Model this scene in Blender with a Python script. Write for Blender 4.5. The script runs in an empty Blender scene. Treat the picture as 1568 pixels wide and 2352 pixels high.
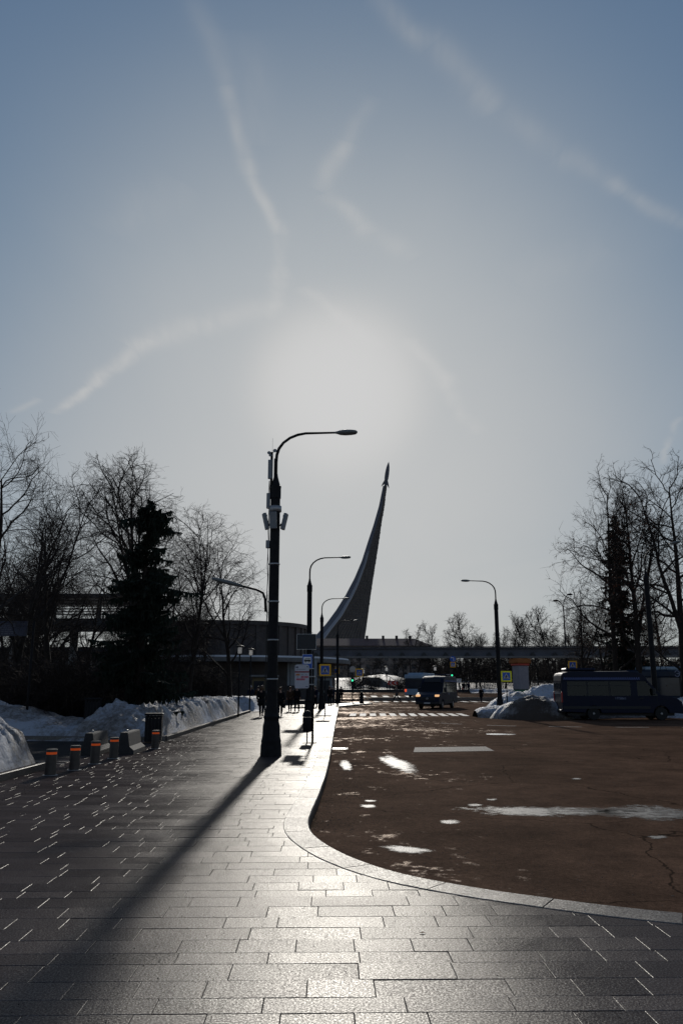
import bpy, bmesh, math, random
from mathutils import Vector, Matrix, noise

SC = bpy.context.scene
COL = SC.collection
R = math.radians

# ---------------------------------------------------------------- camera
FPX, CX, CY = 1829.0, 784.0, 1176.0        # photo scaled to 1568 x 2352
PITCH, CAMH = R(12.3), 1.75
cam_d = bpy.data.cameras.new('camera'); cam = bpy.data.objects.new('camera', cam_d); COL.objects.link(cam)
cam.location = (0, 0, CAMH); cam.rotation_euler = (R(90) + PITCH, 0, 0)
cam_d.sensor_fit = 'AUTO'; cam_d.sensor_width = 36.0; cam_d.lens = 36.0 * FPX / 2352.0
cam_d.clip_start = 0.05; cam_d.clip_end = 9000
SC.camera = cam
SC.render.resolution_x, SC.render.resolution_y = 682, 1024

def ray(px, py):
    a = (px - CX) / FPX; b = (CY - py) / FPX
    return Vector((a, math.cos(PITCH) - b * math.sin(PITCH), math.sin(PITCH) + b * math.cos(PITCH)))
def gp(px, py, z=0.0):                       # the point of the plane at height z behind a pixel
    d = ray(px, py); t = (z - CAMH) / d.z
    return Vector((d.x * t, d.y * t, z))
def at(px, py, Y):                           # the point at forward distance Y behind a pixel
    d = ray(px, py); t = Y / d.y
    return Vector((d.x * t, Y, CAMH + d.z * t))

# ---------------------------------------------------------------- sun, sky, exposure
SUN_EL, SUN_AZ = R(21.0), R(-0.3)            # azimuth from +Y towards +X
sun_dir = Vector((math.sin(SUN_AZ) * math.cos(SUN_EL), math.cos(SUN_AZ) * math.cos(SUN_EL), math.sin(SUN_EL)))
sd = bpy.data.lights.new('sun', 'SUN'); sd.energy = 4.6; sd.angle = R(1.3); sd.color = (1.0, 0.95, 0.87)
so = bpy.data.objects.new('sun', sd); COL.objects.link(so)
so.rotation_euler = (-sun_dir).to_track_quat('-Z', 'Y').to_euler()

world = bpy.data.worlds.new('World'); SC.world = world; world.use_nodes = True
wt = world.node_tree; wn, wl = wt.nodes, wt.links
for n in list(wn): wn.remove(n)
def WN(t, **kw):
    n = wn.new(t)
    for k, v in kw.items():
        if k[0] == 'i' and k[1:].isdigit(): n.inputs[int(k[1:])].default_value = v
        else: setattr(n, k, v)
    return n
def WM(op, a, b=None, c=None):
    n = wn.new('ShaderNodeMath'); n.operation = op
    for i, v in enumerate((a, b, c)):
        if v is None: continue
        if isinstance(v, (int, float)): n.inputs[i].default_value = v
        else: wl.new(v, n.inputs[i])
    return n.outputs[0]
tc = WN('ShaderNodeTexCoord'); DIR = tc.outputs['Generated']
sky = WN('ShaderNodeTexSky', sky_type='NISHITA', sun_disc=False, sun_elevation=SUN_EL, sun_rotation=SUN_AZ,
         altitude=150.0, air_density=1.0, dust_density=0.6, ozone_density=1.5)
sep = WN('ShaderNodeSeparateXYZ'); wl.new(DIR, sep.inputs[0])
# thin high cloud: a layer seen on a plane high above, p = dir.xy / (dir.z + small)
zc = WM('MAXIMUM', WM('ADD', sep.outputs[2], 0.06), 0.06)
PX = WM('DIVIDE', sep.outputs[0], zc); PY = WM('DIVIDE', sep.outputs[1], zc)
pv = WN('ShaderNodeCombineXYZ'); wl.new(PX, pv.inputs[0]); wl.new(PY, pv.inputs[1])
def wnoise(scale, detail, rough, vec, dist=0.0):
    n = WN('ShaderNodeTexNoise'); n.inputs['Scale'].default_value = scale; n.inputs['Detail'].default_value = detail
    n.inputs['Roughness'].default_value = rough; n.inputs['Distortion'].default_value = dist
    wl.new(vec, n.inputs['Vector']); return n
mp = WN('ShaderNodeMapping'); mp.inputs['Rotation'].default_value = (0, 0, R(28)); mp.inputs['Scale'].default_value = (1.0, 0.33, 1.0)
wl.new(pv.outputs[0], mp.inputs['Vector'])
n1 = wnoise(1.3, 4.0, 0.6, mp.outputs[0], 0.6)
n2 = wnoise(0.45, 1.0, 0.5, pv.outputs[0])
veil = WM('ADD', WM('MULTIPLY', n1.outputs['Fac'], 0.45), WM('MULTIPLY', n2.outputs['Fac'], 0.75))
veil = WM('MAXIMUM', WM('SUBTRACT', veil, 0.32), 0.0)
# broken contrails: soft segments on the cloud plane
wob = wnoise(3.0, 2.0, 0.6, pv.outputs[0])
wobc = WN('ShaderNodeVectorMath', operation='SUBTRACT'); wl.new(wob.outputs['Color'], wobc.inputs[0]); wobc.inputs[1].default_value = (.5, .5, .5)
wobs = WN('ShaderNodeVectorMath', operation='SCALE'); wl.new(wobc.outputs[0], wobs.inputs[0]); wobs.inputs['Scale'].default_value = 0.10
pw = WN('ShaderNodeVectorMath', operation='ADD'); wl.new(pv.outputs[0], pw.inputs[0]); wl.new(wobs.outputs[0], pw.inputs[1])
def plane_pt(px, py):
    d = ray(px, py).normalized(); z = max(d.z + .06, .03); return Vector((d.x / z, d.y / z, 0))
def streak(p, q, wa, amp):
    """soft line from photo point p to q on the cloud plane; wa = half width in photo pixels at p"""
    A, B = plane_pt(*p), plane_pt(*q); D = B - A; L = D.length; D.normalize()
    w = (plane_pt(p[0] + wa, p[1]) - A).length
    s = WN('ShaderNodeVectorMath', operation='SUBTRACT'); wl.new(pw.outputs[0], s.inputs[0]); s.inputs[1].default_value = A
    t = WN('ShaderNodeVectorMath', operation='DOT_PRODUCT'); wl.new(s.outputs[0], t.inputs[0]); t.inputs[1].default_value = D
    c = WN('ShaderNodeVectorMath', operation='DOT_PRODUCT'); wl.new(s.outputs[0], c.inputs[0]); c.inputs[1].default_value = (-D.y, D.x, 0)
    tt = WM('MULTIPLY', t.outputs['Value'], 1.0 / L)
    along = WM('MULTIPLY', WM('MULTIPLY', tt, WM('SUBTRACT', 1.0, tt)), 4.0)
    along = WM('POWER', WM('MAXIMUM', along, 0.0), 0.45)
    cc = WM('DIVIDE', c.outputs['Value'], w)
    across = WM('POWER', 2.718, WM('MULTIPLY', WM('MULTIPLY', cc, cc), -1.0))
    return WM('MULTIPLY', WM('MULTIPLY', along, across), amp)
ST = [((455, -10), (520, 260), 27, 0.34), ((505, 210), (585, 400), 20, 0.56), ((570, 360), (640, 540), 15, 0.74), ((635, 500), (655, 640), 19, 0.37), ((125, 950), (250, 860), 12, 0.93), ((215, 885), (350, 775), 20, 0.68), ((300, 800), (480, 735), 35, 0.43), ((450, 760), (640, 690), 40, 0.34),
      ((620, 735), (650, 610), 19, 0.43), ((850, -10), (1000, 110), 30, 0.50), ((960, 70), (1130, 250), 35, 0.43), ((1080, 200), (1330, 390), 38, 0.25), ((1280, 360), (1440, 450), 30, 0.37), ((1400, 420), (1620, 545), 20, 0.50),
      ((735, 425), (800, 320), 22, 0.37), ((780, 350), (860, 210), 19, 0.25), ((740, 430), (850, 530), 24, 0.37), ((820, 510), (945, 600), 30, 0.28), ((690, 655), (790, 740), 19, 0.43), ((760, 720), (870, 800), 22, 0.37), ((950, 770), (1030, 890), 20, 0.43), ((1000, 850), (1090, 1000), 19, 0.31),
      ((560, 90), (600, 330), 54, 0.15), ((1515, 1070), (1560, 960), 8, 0.50), ((30, 950), (90, 910), 12, 0.43), ((250, 540), (420, 420), 54, 0.12), ((1180, 650), (1400, 560), 68, 0.11)]
acc = None
for s_ in ST:
    v = streak(*s_); acc = v if acc is None else WM('ADD', acc, v)
fib = n1
fib2 = wnoise(9.0, 3.0, 0.7, mp.outputs[0], 0.5)
acc = WM('MULTIPLY', acc, WM('MAXIMUM', WM('SUBTRACT', WM('ADD', WM('MULTIPLY', fib.outputs['Fac'], 1.0), WM('MULTIPLY', fib2.outputs['Fac'], 3.2)), 1.25), 0.08))
# forward scattering of the veil round the sun
dt = WN('ShaderNodeVectorMath', operation='DOT_PRODUCT'); nrm = WN('ShaderNodeVectorMath', operation='NORMALIZE')
wl.new(DIR, nrm.inputs[0]); wl.new(nrm.outputs[0], dt.inputs[0]); dt.inputs[1].default_value = sun_dir
cs = WM('MAXIMUM', dt.outputs['Value'], 0.0)
g1 = WM('MULTIPLY', WM('POWER', cs, 26.0), 10.5)
g3 = WM('MULTIPLY', WM('POWER', cs, 620.0), 260.0)
glow = WM('ADD', WM('ADD', g1, g3), 0.75)
dens = WM('ADD', WM('MULTIPLY', veil, 1.1), WM('ADD', WM('MULTIPLY', acc, 1.25), 0.64))
vs = WM('DIVIDE', WM('MULTIPLY', glow, dens), zc)      # slant path through the layer
vc = WN('ShaderNodeMixRGB', blend_type='MULTIPLY'); vc.inputs[0].default_value = 1.0
comb = WN('ShaderNodeCombineXYZ'); [wl.new(vs, comb.inputs[i]) for i in range(3)]
vcr = WN('ShaderNodeMapRange'); wl.new(zc, vcr.inputs['Value']); vcr.inputs['From Min'].default_value = .08; vcr.inputs['From Max'].default_value = .55
vcm = WN('ShaderNodeMixRGB'); wl.new(vcr.outputs[0], vcm.inputs[0]); vcm.inputs[1].default_value = (1.30, 1.20, .92, 1); vcm.inputs[2].default_value = (.955, 1.0, .955, 1)
wl.new(comb.outputs[0], vc.inputs[1]); wl.new(vcm.outputs[0], vc.inputs[2])
addc = WN('ShaderNodeMixRGB', blend_type='ADD'); addc.inputs[0].default_value = 1.0
skm = WN('ShaderNodeMixRGB', blend_type='MULTIPLY'); skm.inputs[0].default_value = 1.0; skm.inputs[2].default_value = (.39, .84, 1.42, 1)
wl.new(sky.outputs[0], skm.inputs[1])
wl.new(skm.outputs[0], addc.inputs[1]); wl.new(vc.outputs[0], addc.inputs[2])
SMAX = 8.4                                   # the veil saturates round the sun
sc1 = WN('ShaderNodeVectorMath', operation='SCALE'); sc1.inputs['Scale'].default_value = 1 / SMAX; wl.new(addc.outputs[0], sc1.inputs[0])
ad1 = WN('ShaderNodeVectorMath', operation='ADD'); ad1.inputs[1].default_value = (1, 1, 1); wl.new(sc1.outputs[0], ad1.inputs[0])
dv1 = WN('ShaderNodeVectorMath', operation='DIVIDE'); wl.new(addc.outputs[0], dv1.inputs[0]); wl.new(ad1.outputs[0], dv1.inputs[1])
bg = WN('ShaderNodeBackground'); bg.inputs[1].default_value = 0.15
wl.new(dv1.outputs[0], bg.inputs[0])
world.cycles.sampling_method = 'MANUAL'; world.cycles.sample_map_resolution = 256
wo = WN('ShaderNodeOutputWorld'); wl.new(bg.outputs[0], wo.inputs[0])

SC.view_settings.view_transform = 'Standard'; SC.view_settings.look = 'None'
SC.view_settings.exposure = -1.0; SC.view_settings.gamma = 1.0; SC.view_settings.use_curve_mapping = False
SC.cycles.max_bounces = 6; SC.cycles.transparent_max_bounces = 12; SC.cycles.sample_clamp_indirect = 4.0
SC.cycles.use_denoising = True; SC.cycles.caustics_reflective = False; SC.cycles.caustics_refractive = False

# ---------------------------------------------------------------- materials
def nodes_of(m):
    m.use_nodes = True
    return m.node_tree.nodes, m.node_tree.links, m.node_tree.nodes['Principled BSDF']
MATS = {}
def mat(name, col, rough=.6, metal=0.0, var=0.0, vscale=4.0, bump=0.0, bscale=40.0, emit=None, estr=0.0, spec=.5, rvar=0.0, col2=None):
    """procedural principled material: base colour broken up by noise, optional bump and roughness variation"""
    m = bpy.data.materials.new(name); n, l, b = nodes_of(m)
    b.inputs['Roughness'].default_value = rough; b.inputs['Metallic'].default_value = metal
    b.inputs['Specular IOR Level'].default_value = spec
    t = n.new('ShaderNodeTexCoord')
    nz = n.new('ShaderNodeTexNoise'); nz.inputs['Scale'].default_value = vscale; nz.inputs['Detail'].default_value = 6; nz.inputs['Roughness'].default_value = .65
    l.new(t.outputs['Object'], nz.inputs['Vector'])
    cr = n.new('ShaderNodeValToRGB'); cr.color_ramp.elements[0].position = .3; cr.color_ramp.elements[1].position = .7
    c1 = [max(0, c * (1 - var)) for c in col]; c2 = [min(1, c * (1 + var)) for c in (col2 or col)]
    cr.color_ramp.elements[0].color = (*c1, 1); cr.color_ramp.elements[1].color = (*c2, 1)
    l.new(nz.outputs['Fac'], cr.inputs[0]); l.new(cr.outputs[0], b.inputs['Base Color'])
    if rvar:
        mr = n.new('ShaderNodeMapRange'); mr.inputs['To Min'].default_value = max(.02, rough - rvar); mr.inputs['To Max'].default_value = min(1, rough + rvar)
        mr.inputs['From Min'].default_value = .3; mr.inputs['From Max'].default_value = .7
        l.new(nz.outputs['Fac'], mr.inputs['Value']); l.new(mr.outputs[0], b.inputs['Roughness'])
    if bump:
        nb = n.new('ShaderNodeTexNoise'); nb.inputs['Scale'].default_value = bscale; nb.inputs['Detail'].default_value = 4
        l.new(t.outputs['Object'], nb.inputs['Vector'])
        bp = n.new('ShaderNodeBump'); bp.inputs['Strength'].default_value = bump; bp.inputs['Distance'].default_value = .02
        l.new(nb.outputs['Fac'], bp.inputs['Height']); l.new(bp.outputs[0], b.inputs['Normal'])
    if emit:
        b.inputs['Emission Color'].default_value = (*emit, 1); b.inputs['Emission Strength'].default_value = estr
    MATS[name] = m
    return m

def film(m, rough, normal, fac, col=(1, .99, .97)):
    """rough mineral surface: diffuse body under broken facets that mirror only a small share"""
    n, l = m.node_tree.nodes, m.node_tree.links; b = n['Principled BSDF']; out = n['Material Output']
    gl = n.new('ShaderNodeBsdfAnisotropic'); gl.distribution = 'BECKMANN'; gl.inputs['Color'].default_value = (*col, 1)
    l.new(rough, gl.inputs['Roughness']); l.new(normal, gl.inputs['Normal'])
    mx = n.new('ShaderNodeMixShader')
    if isinstance(fac, (int, float)): mx.inputs[0].default_value = fac
    else: l.new(fac, mx.inputs[0])
    l.new(b.outputs[0], mx.inputs[1]); l.new(gl.outputs[0], mx.inputs[2]); l.new(mx.outputs[0], out.inputs['Surface'])
def stone_mat(name, col, rough, spark, rvar, bumpd, gloss=.06):
    """flamed granite: crystals of mixed roughness that sparkle against the sun"""
    m = bpy.data.materials.new(name); n, l, b = nodes_of(m)
    g = n.new('ShaderNodeNewGeometry')
    fine = n.new('ShaderNodeTexNoise'); fine.inputs['Scale'].default_value = 70; fine.inputs['Detail'].default_value = 3; fine.inputs['Roughness'].default_value = .7
    med = n.new('ShaderNodeTexNoise'); med.inputs['Scale'].default_value = 3.2; med.inputs['Detail'].default_value = 5
    big = n.new('ShaderNodeTexNoise'); big.inputs['Scale'].default_value = .55; big.inputs['Detail'].default_value = 5; big.inputs['Roughness'].default_value = .6
    for x in (fine, med, big): l.new(g.outputs['Position'], x.inputs['Vector'])
    oi = n.new('ShaderNodeObjectInfo')
    att = n.new('ShaderNodeAttribute'); att.attribute_name = 'tone'
    cr = n.new('ShaderNodeValToRGB'); cr.color_ramp.elements[0].position = .25; cr.color_ramp.elements[1].position = .75
    cr.color_ramp.elements[0].color = (*[c * .5 for c in col], 1); cr.color_ramp.elements[1].color = (*[c * 1.5 for c in col], 1)
    mixf = n.new('ShaderNodeMath'); mixf.operation = 'MULTIPLY_ADD'; mixf.inputs[1].default_value = .5
    l.new(fine.outputs['Fac'], mixf.inputs[0])
    m2 = n.new('ShaderNodeMath'); m2.operation = 'MULTIPLY'; m2.inputs[1].default_value = .3; l.new(big.outputs['Fac'], m2.inputs[0])
    m3 = n.new('ShaderNodeMath'); m3.operation = 'MULTIPLY_ADD'; m3.inputs[1].default_value = .2; l.new(att.outputs['Fac'], m3.inputs[0]); l.new(m2.outputs[0], m3.inputs[2])
    l.new(m3.outputs[0], mixf.inputs[2]); l.new(mixf.outputs[0], cr.inputs[0]); l.new(cr.outputs[0], b.inputs['Base Color'])
    # roughness: damp film patches (big), crystals (fine), slab tone
    rr = n.new('ShaderNodeMath'); rr.operation = 'MULTIPLY_ADD'; rr.inputs[1].default_value = rvar; l.new(big.outputs['Fac'], rr.inputs[0]); rr.inputs[2].default_value = rough - rvar * .5
    r2 = n.new('ShaderNodeMath'); r2.operation = 'MULTIPLY_ADD'; r2.inputs[1].default_value = .3; r2.inputs[2].default_value = -.15; l.new(fine.outputs['Fac'], r2.inputs[0])
    r2b = n.new('ShaderNodeMath'); r2b.operation = 'ADD'; l.new(rr.outputs[0], r2b.inputs[0]); l.new(r2.outputs[0], r2b.inputs[1])
    r3 = n.new('ShaderNodeMath'); r3.operation = 'MULTIPLY_ADD'; r3.inputs[1].default_value = .05; l.new(att.outputs['Fac'], r3.inputs[0]); l.new(r2b.outputs[0], r3.inputs[2]); r3.use_clamp = True
    l.new(r3.outputs[0], b.inputs['Roughness'])
    bp = n.new('ShaderNodeBump'); bp.inputs['Strength'].default_value = spark; bp.inputs['Distance'].default_value = bumpd
    l.new(fine.outputs['Fac'], bp.inputs['Height'])
    bp2 = n.new('ShaderNodeBump'); bp2.inputs['Strength'].default_value = .25; bp2.inputs['Distance'].default_value = .02
    l.new(med.outputs['Fac'], bp2.inputs['Height']); l.new(bp.outputs[0], bp2.inputs['Normal'])
    l.new(bp2.outputs[0], b.inputs['Normal'])
    b.inputs['Specular IOR Level'].default_value = .0
    # only part of the crystals are turned to the light
    cry = n.new('ShaderNodeTexNoise'); cry.inputs['Scale'].default_value = 75; cry.inputs['Detail'].default_value = 4; cry.inputs['Roughness'].default_value = .8; l.new(g.outputs['Position'], cry.inputs['Vector'])
    cm = n.new('ShaderNodeMapRange'); cm.inputs['From Min'].default_value = .46; cm.inputs['From Max'].default_value = .60; cm.inputs['To Min'].default_value = gloss * .4; cm.inputs['To Max'].default_value = gloss * 1.7; l.new(cry.outputs['Fac'], cm.inputs['Value'])
    film(m, r3.outputs[0], bp2.outputs[0], cm.outputs[0])
    return m
M_SLAB = stone_mat('granite_slab', (.054, .041, .038), .42, .5, .2, .004, .068)
M_KERB = stone_mat('granite_kerb', (.10, .086, .076), .5, .8, .15, .004, .10)
M_GROUT = mat('grout', (.06, .055, .052), .85, var=.4, vscale=9, bump=.4, bscale=60)

# ---------------------------------------------------------------- mesh helpers
class MB:
    """collects boxes, tubes, prisms, lathes into ONE mesh object"""
    def __init__(s): s.v, s.f, s.m = [], [], []
    def add(s, vs, fs, mi=0, M=None):
        o = len(s.v)
        s.v += [tuple(M @ Vector(v)) for v in vs] if M is not None else [tuple(v) for v in vs]
        s.f += [tuple(i + o for i in f) for f in fs]; s.m += [mi] * len(fs)
    def box(s, x0, x1, y0, y1, z0, z1, mi=0, M=None):
        vs = [(x, y, z) for z in (z0, z1) for y in (y0, y1) for x in (x0, x1)]
        s.add(vs, [(0, 2, 3, 1), (4, 5, 7, 6), (0, 1, 5, 4), (1, 3, 7, 5), (3, 2, 6, 7), (2, 0, 4, 6)], mi, M)
    def bbox(s, x0, x1, y0, y1, z0, z1, b=.02, mi=0, M=None):
        """box with chamfered edges"""
        vs = []
        for sx in (0, 1):
            for sy in (0, 1):
                for sz in (0, 1):
                    X = (x0, x1)[sx]; Y = (y0, y1)[sy]; Z = (z0, z1)[sz]
                    ix = b if sx == 0 else -b; iy = b if sy == 0 else -b; iz = b if sz == 0 else -b
                    vs += [(X, Y + iy, Z + iz), (X + ix, Y, Z + iz), (X + ix, Y + iy, Z)]
        def I(sx, sy, sz, k): return ((sx * 2 + sy) * 2 + sz) * 3 + k
        fs = []
        for sx in (0, 1): fs.append([I(sx, 0, 0, 0), I(sx, 1, 0, 0), I(sx, 1, 1, 0), I(sx, 0, 1, 0)][::(-1 if sx == 0 else 1)])
        for sy in (0, 1): fs.append([I(0, sy, 0, 1), I(1, sy, 0, 1), I(1, sy, 1, 1), I(0, sy, 1, 1)][::(1 if sy == 0 else -1)])
        for sz in (0, 1): fs.append([I(0, 0, sz, 2), I(1, 0, sz, 2), I(1, 1, sz, 2), I(0, 1, sz, 2)][::(-1 if sz == 0 else 1)])
        for a in (0, 1):
            for c in (0, 1):
                fs.append([I(a, c, 0, 0), I(a, c, 1, 0), I(a, c, 1, 1), I(a, c, 0, 1)])
                fs.append([I(a, 0, c, 0), I(a, 1, c, 0), I(a, 1, c, 2), I(a, 0, c, 2)])
                fs.append([I(0, a, c, 1), I(1, a, c, 1), I(1, a, c, 2), I(0, a, c, 2)])
                for e in (0, 1): fs.append([I(a, c, e, 0), I(a, c, e, 1), I(a, c, e, 2)])
        s.add(vs, fs, mi, M)
    def tube(s, pts, rad, n=8, mi=0, caps=True, M=None):
        pts = [Vector(p) for p in pts]; k = len(pts)
        if not hasattr(rad, '__len__'): rad = [rad] * k
        vs, fs = [], []; prev = None
        for i in range(k):
            d = (pts[min(i + 1, k - 1)] - pts[max(i - 1, 0)])
            d = d.normalized() if d.length > 1e-9 else Vector((0, 0, 1))
            if prev is None:
                u = d.orthogonal().normalized()
            else:
                u = prev - d * prev.dot(d); u = u.normalized() if u.length > 1e-6 else d.orthogonal().normalized()
            prev = u; w = d.cross(u)
            for j in range(n):
                a = 2 * math.pi * j / n
                vs.append(pts[i] + (u * math.cos(a) + w * math.sin(a)) * rad[i])
        for i in range(k - 1):
            for j in range(n):
                a, b = i * n + j, i * n + (j + 1) % n
                fs.append((a, b, b + n, a + n))
        if caps: fs.append(tuple(range(n - 1, -1, -1))); fs.append(tuple((k - 1) * n + j for j in range(n)))
        s.add(vs, fs, mi, M)
    def lathe(s, prof, n=16, mi=0, c=(0, 0, 0), M=None):
        """prof = [(r, z)...] round the z axis"""
        vs, fs = [], []
        for r, z in prof:
            for j in range(n):
                a = 2 * math.pi * j / n; vs.append((c[0] + r * math.cos(a), c[1] + r * math.sin(a), c[2] + z))
        for i in range(len(prof) - 1):
            for j in range(n):
                a, b = i * n + j, i * n + (j + 1) % n
                fs.append((a, b, b + n, a + n))
        fs.append(tuple(range(n - 1, -1, -1))); fs.append(tuple((len(prof) - 1) * n + j for j in range(n)))
        s.add(vs, fs, mi, M)
    def prism(s, poly, y0, y1, mi=0, M=None, inset=None):
        """polygon in x,z extruded along y from y0 to y1"""
        k = len(poly)
        vs = [(x, y0, z) for x, z in poly] + [(x, y1, z) for x, z in poly]
        fs = [tuple(range(k)), tuple(range(2 * k - 1, k - 1, -1))] + [((i + 1) % k, i, i + k, (i + 1) % k + k) for i in range(k)]
        s.add(vs, fs, mi, M)
    def ball(s, c, r, n=10, m=6, mi=0, M=None):
        if not hasattr(r, '__len__'): r = (r, r, r)
        vs, fs = [(c[0], c[1], c[2] - r[2])], []
        for i in range(1, m):
            t = math.pi * i / m - math.pi / 2
            for j in range(n):
                a = 2 * math.pi * j / n; vs.append((c[0] + r[0] * math.cos(t) * math.cos(a), c[1] + r[1] * math.cos(t) * math.sin(a), c[2] + r[2] * math.sin(t)))
        vs.append((c[0], c[1], c[2] + r[2])); top = len(vs) - 1
        for j in range(n): fs.append((0, 1 + (j + 1) % n, 1 + j))
        for i in range(m - 2):
            for j in range(n):
                a, b = 1 + i * n + j, 1 + i * n + (j + 1) % n; fs.append((a, b, b + n, a + n))
        for j in range(n): fs.append((top, 1 + (m - 2) * n + j, 1 + (m - 2) * n + (j + 1) % n))
        s.add(vs, fs, mi, M)
    def mesh(s, name, mats, smooth=False):
        me = bpy.data.meshes.new(name); me.from_pydata(s.v, [], s.f)
        if not isinstance(mats, (list, tuple)): mats = [mats]
        for m in mats: me.materials.append(m)
        if len(mats) > 1: me.polygons.foreach_set('material_index', s.m)
        if smooth: me.polygons.foreach_set('use_smooth', [True] * len(me.polygons))
        me.update(); return me
    def build(s, name, mats, parent=None, smooth=False, kind=None, loc=None, angle=None):
        o = bpy.data.objects.new(name, s.mesh(name, mats, smooth or angle is not None)); COL.objects.link(o)
        if angle is not None:
            try: o.data.set_sharp_from_angle(angle=R(angle))
            except Exception: pass
        if parent is not None: o.parent = parent
        if kind: o['kind'] = kind
        if loc is not None: o.location = loc
        return o
def tag(o, label, cat, group=None):
    o['label'] = label; o['category'] = cat
    if group: o['group'] = group
    return o
def thing(name, label, cat, loc=(0, 0, 0), rz=0.0, group=None):
    o = bpy.data.objects.new(name, None); o.empty_display_size = .2; COL.objects.link(o)
    o.location = loc; o.rotation_euler = (0, 0, rz); return tag(o, label, cat, group)
def copy_tree(o, parent=None, label=None):
    c = o.copy(); COL.objects.link(c)
    if parent is not None: c.parent = parent
    if label: c['label'] = label
    for ch in o.children: copy_tree(ch, c)
    return c
def fbm(x, y, z=0.0, oct=4, lac=2.0, gain=.5):
    a, s, f = 1.0, 0.0, 1.0
    for _ in range(oct):
        s += a * noise.noise((x * f, y * f, z * f)); a *= gain; f *= lac
    return s
def ridged(x, y, z=0.0, oct=4):
    a, s, f = 1.0, 0.0, 1.0
    for _ in range(oct):
        s += a * (1 - 2 * abs(noise.noise((x * f, y * f, z * f + 7.3)))); a *= .5; f *= 2.1
    return s
def sstep(a, b, x):
    t = max(0.0, min(1.0, (x - a) / (b - a))); return t * t * (3 - 2 * t)
def interp(pts, x):
    if x <= pts[0][0]: return pts[0][1]
    for (a, b), (c, d) in zip(pts, pts[1:]):
        if x <= c: return b + (d - b) * (x - a) / (c - a)
    return pts[-1][1]
# ================================================================ GROUND, ROAD, PAVEMENT
def road_z(y):                                # the street rises a little beyond the crossing
    return -.13 + .85 * sstep(96, 134, y)
def catmull(pts, n=6):
    out = []
    for i in range(len(pts) - 1):
        p0, p1, p2, p3 = pts[max(i - 1, 0)], pts[i], pts[i + 1], pts[min(i + 2, len(pts) - 1)]
        for k in range(n):
            t = k / n
            out.append(.5 * ((2 * p1) + (p2 - p0) * t + (2 * p0 - 5 * p1 + 4 * p2 - p3) * t * t + (3 * p1 - p0 - 3 * p2 + p3) * t ** 3))
    out.append(pts[-1]); return out
def resample(pts, step):
    out = [pts[0].copy()]; rest = step
    for a, b in zip(pts, pts[1:]):
        L = (b - a).length; d = 0
        while L - d >= rest:
            d += rest; out.append(a + (b - a) * (d / L)); rest = step
        rest -= (L - d)
    out.append(pts[-1].copy()); return out
KP = [(779, 1622), (771, 1660), (757, 1745), (738, 1812), (719, 1858), (710, 1886), (716, 1910), (742, 1934), (800, 1966), (900, 2001), (1020, 2027), (1180, 2052), (1400, 2081), (1568, 2098)]
kpts = [gp(*p) for p in KP]
tail = kpts[-1] - kpts[-2]; kpts += [kpts[-1] + tail * 2.2, kpts[-1] + tail * 7]
KERB = resample(catmull(kpts, 8), .25)        # road-side edge of the kerb, far end first
KW = .33
def knorm(i):                                 # towards the pavement
    a, b = KERB[max(i - 1, 0)], KERB[min(i + 1, len(KERB) - 1)]; d = (b - a).normalized()
    return Vector((d.y, -d.x, 0)) if True else None
# which side is pavement: far end first, running towards the viewer, pavement on the viewer's left
KN = [knorm(i) for i in range(len(KERB))]
if KN[40].x > 0: KN = [-n for n in KN]

M_ASPH = bpy.data.materials.new('asphalt')
n, l, b = nodes_of(M_ASPH)
g = n.new('ShaderNodeNewGeometry')
def tn(scale, detail=5, rough=.6, vec=None):
    x = n.new('ShaderNodeTexNoise'); x.inputs['Scale'].default_value = scale; x.inputs['Detail'].default_value = detail; x.inputs['Roughness'].default_value = rough
    l.new(vec or g.outputs['Position'], x.inputs['Vector']); return x
fine = tn(62, 3, .75); med = tn(9, 5); big = tn(.35, 6, .62)
cr = n.new('ShaderNodeValToRGB'); cr.color_ramp.elements[0].position = .41; cr.color_ramp.elements[1].position = .61
cr.color_ramp.elements[0].color = (.028, .0155, .010, 1); cr.color_ramp.elements[1].color = (.19, .112, .075, 1)
s1 = n.new('ShaderNodeMath'); s1.operation = 'MULTIPLY_ADD'; s1.inputs[1].default_value = .3; l.new(fine.outputs['Fac'], s1.inputs[0])
s2 = n.new('ShaderNodeMath'); s2.operation = 'MULTIPLY'; s2.inputs[1].default_value = .25; l.new(big.outputs['Fac'], s2.inputs[0]); cgr = tn(18, 8, .9); s3 = n.new('ShaderNodeMath'); s3.operation = 'MULTIPLY_ADD'; s3.inputs[1].default_value = .45; l.new(cgr.outputs['Fac'], s3.inputs[0]); l.new(s2.outputs[0], s3.inputs[2]); l.new(s3.outputs[0], s1.inputs[2])
sp_ = tn(1.7, 6, .7); mix_ = n.new('ShaderNodeMixRGB'); mix_.blend_type = 'MULTIPLY'; mix_.inputs[0].default_value = .75
spr = n.new('ShaderNodeValToRGB'); 
crk_d = tn(1.1, 4, .6); crk_m = n.new('ShaderNodeMixRGB'); crk_m.blend_type = 'ADD'; crk_m.inputs[0].default_value = .55; l.new(g.outputs['Position'], crk_m.inputs[1]); l.new(crk_d.outputs['Color'], crk_m.inputs[2])
vor = n.new('ShaderNodeTexVoronoi'); vor.feature = 'DISTANCE_TO_EDGE'; vor.inputs['Scale'].default_value = .22; l.new(crk_m.outputs[0], vor.inputs['Vector'])
crk = n.new('ShaderNodeMapRange'); crk.inputs['From Min'].default_value = .0015; crk.inputs['From Max'].default_value = .004; crk.inputs['To Min'].default_value = .25; l.new(vor.outputs['Distance'], crk.inputs['Value'])
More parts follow.
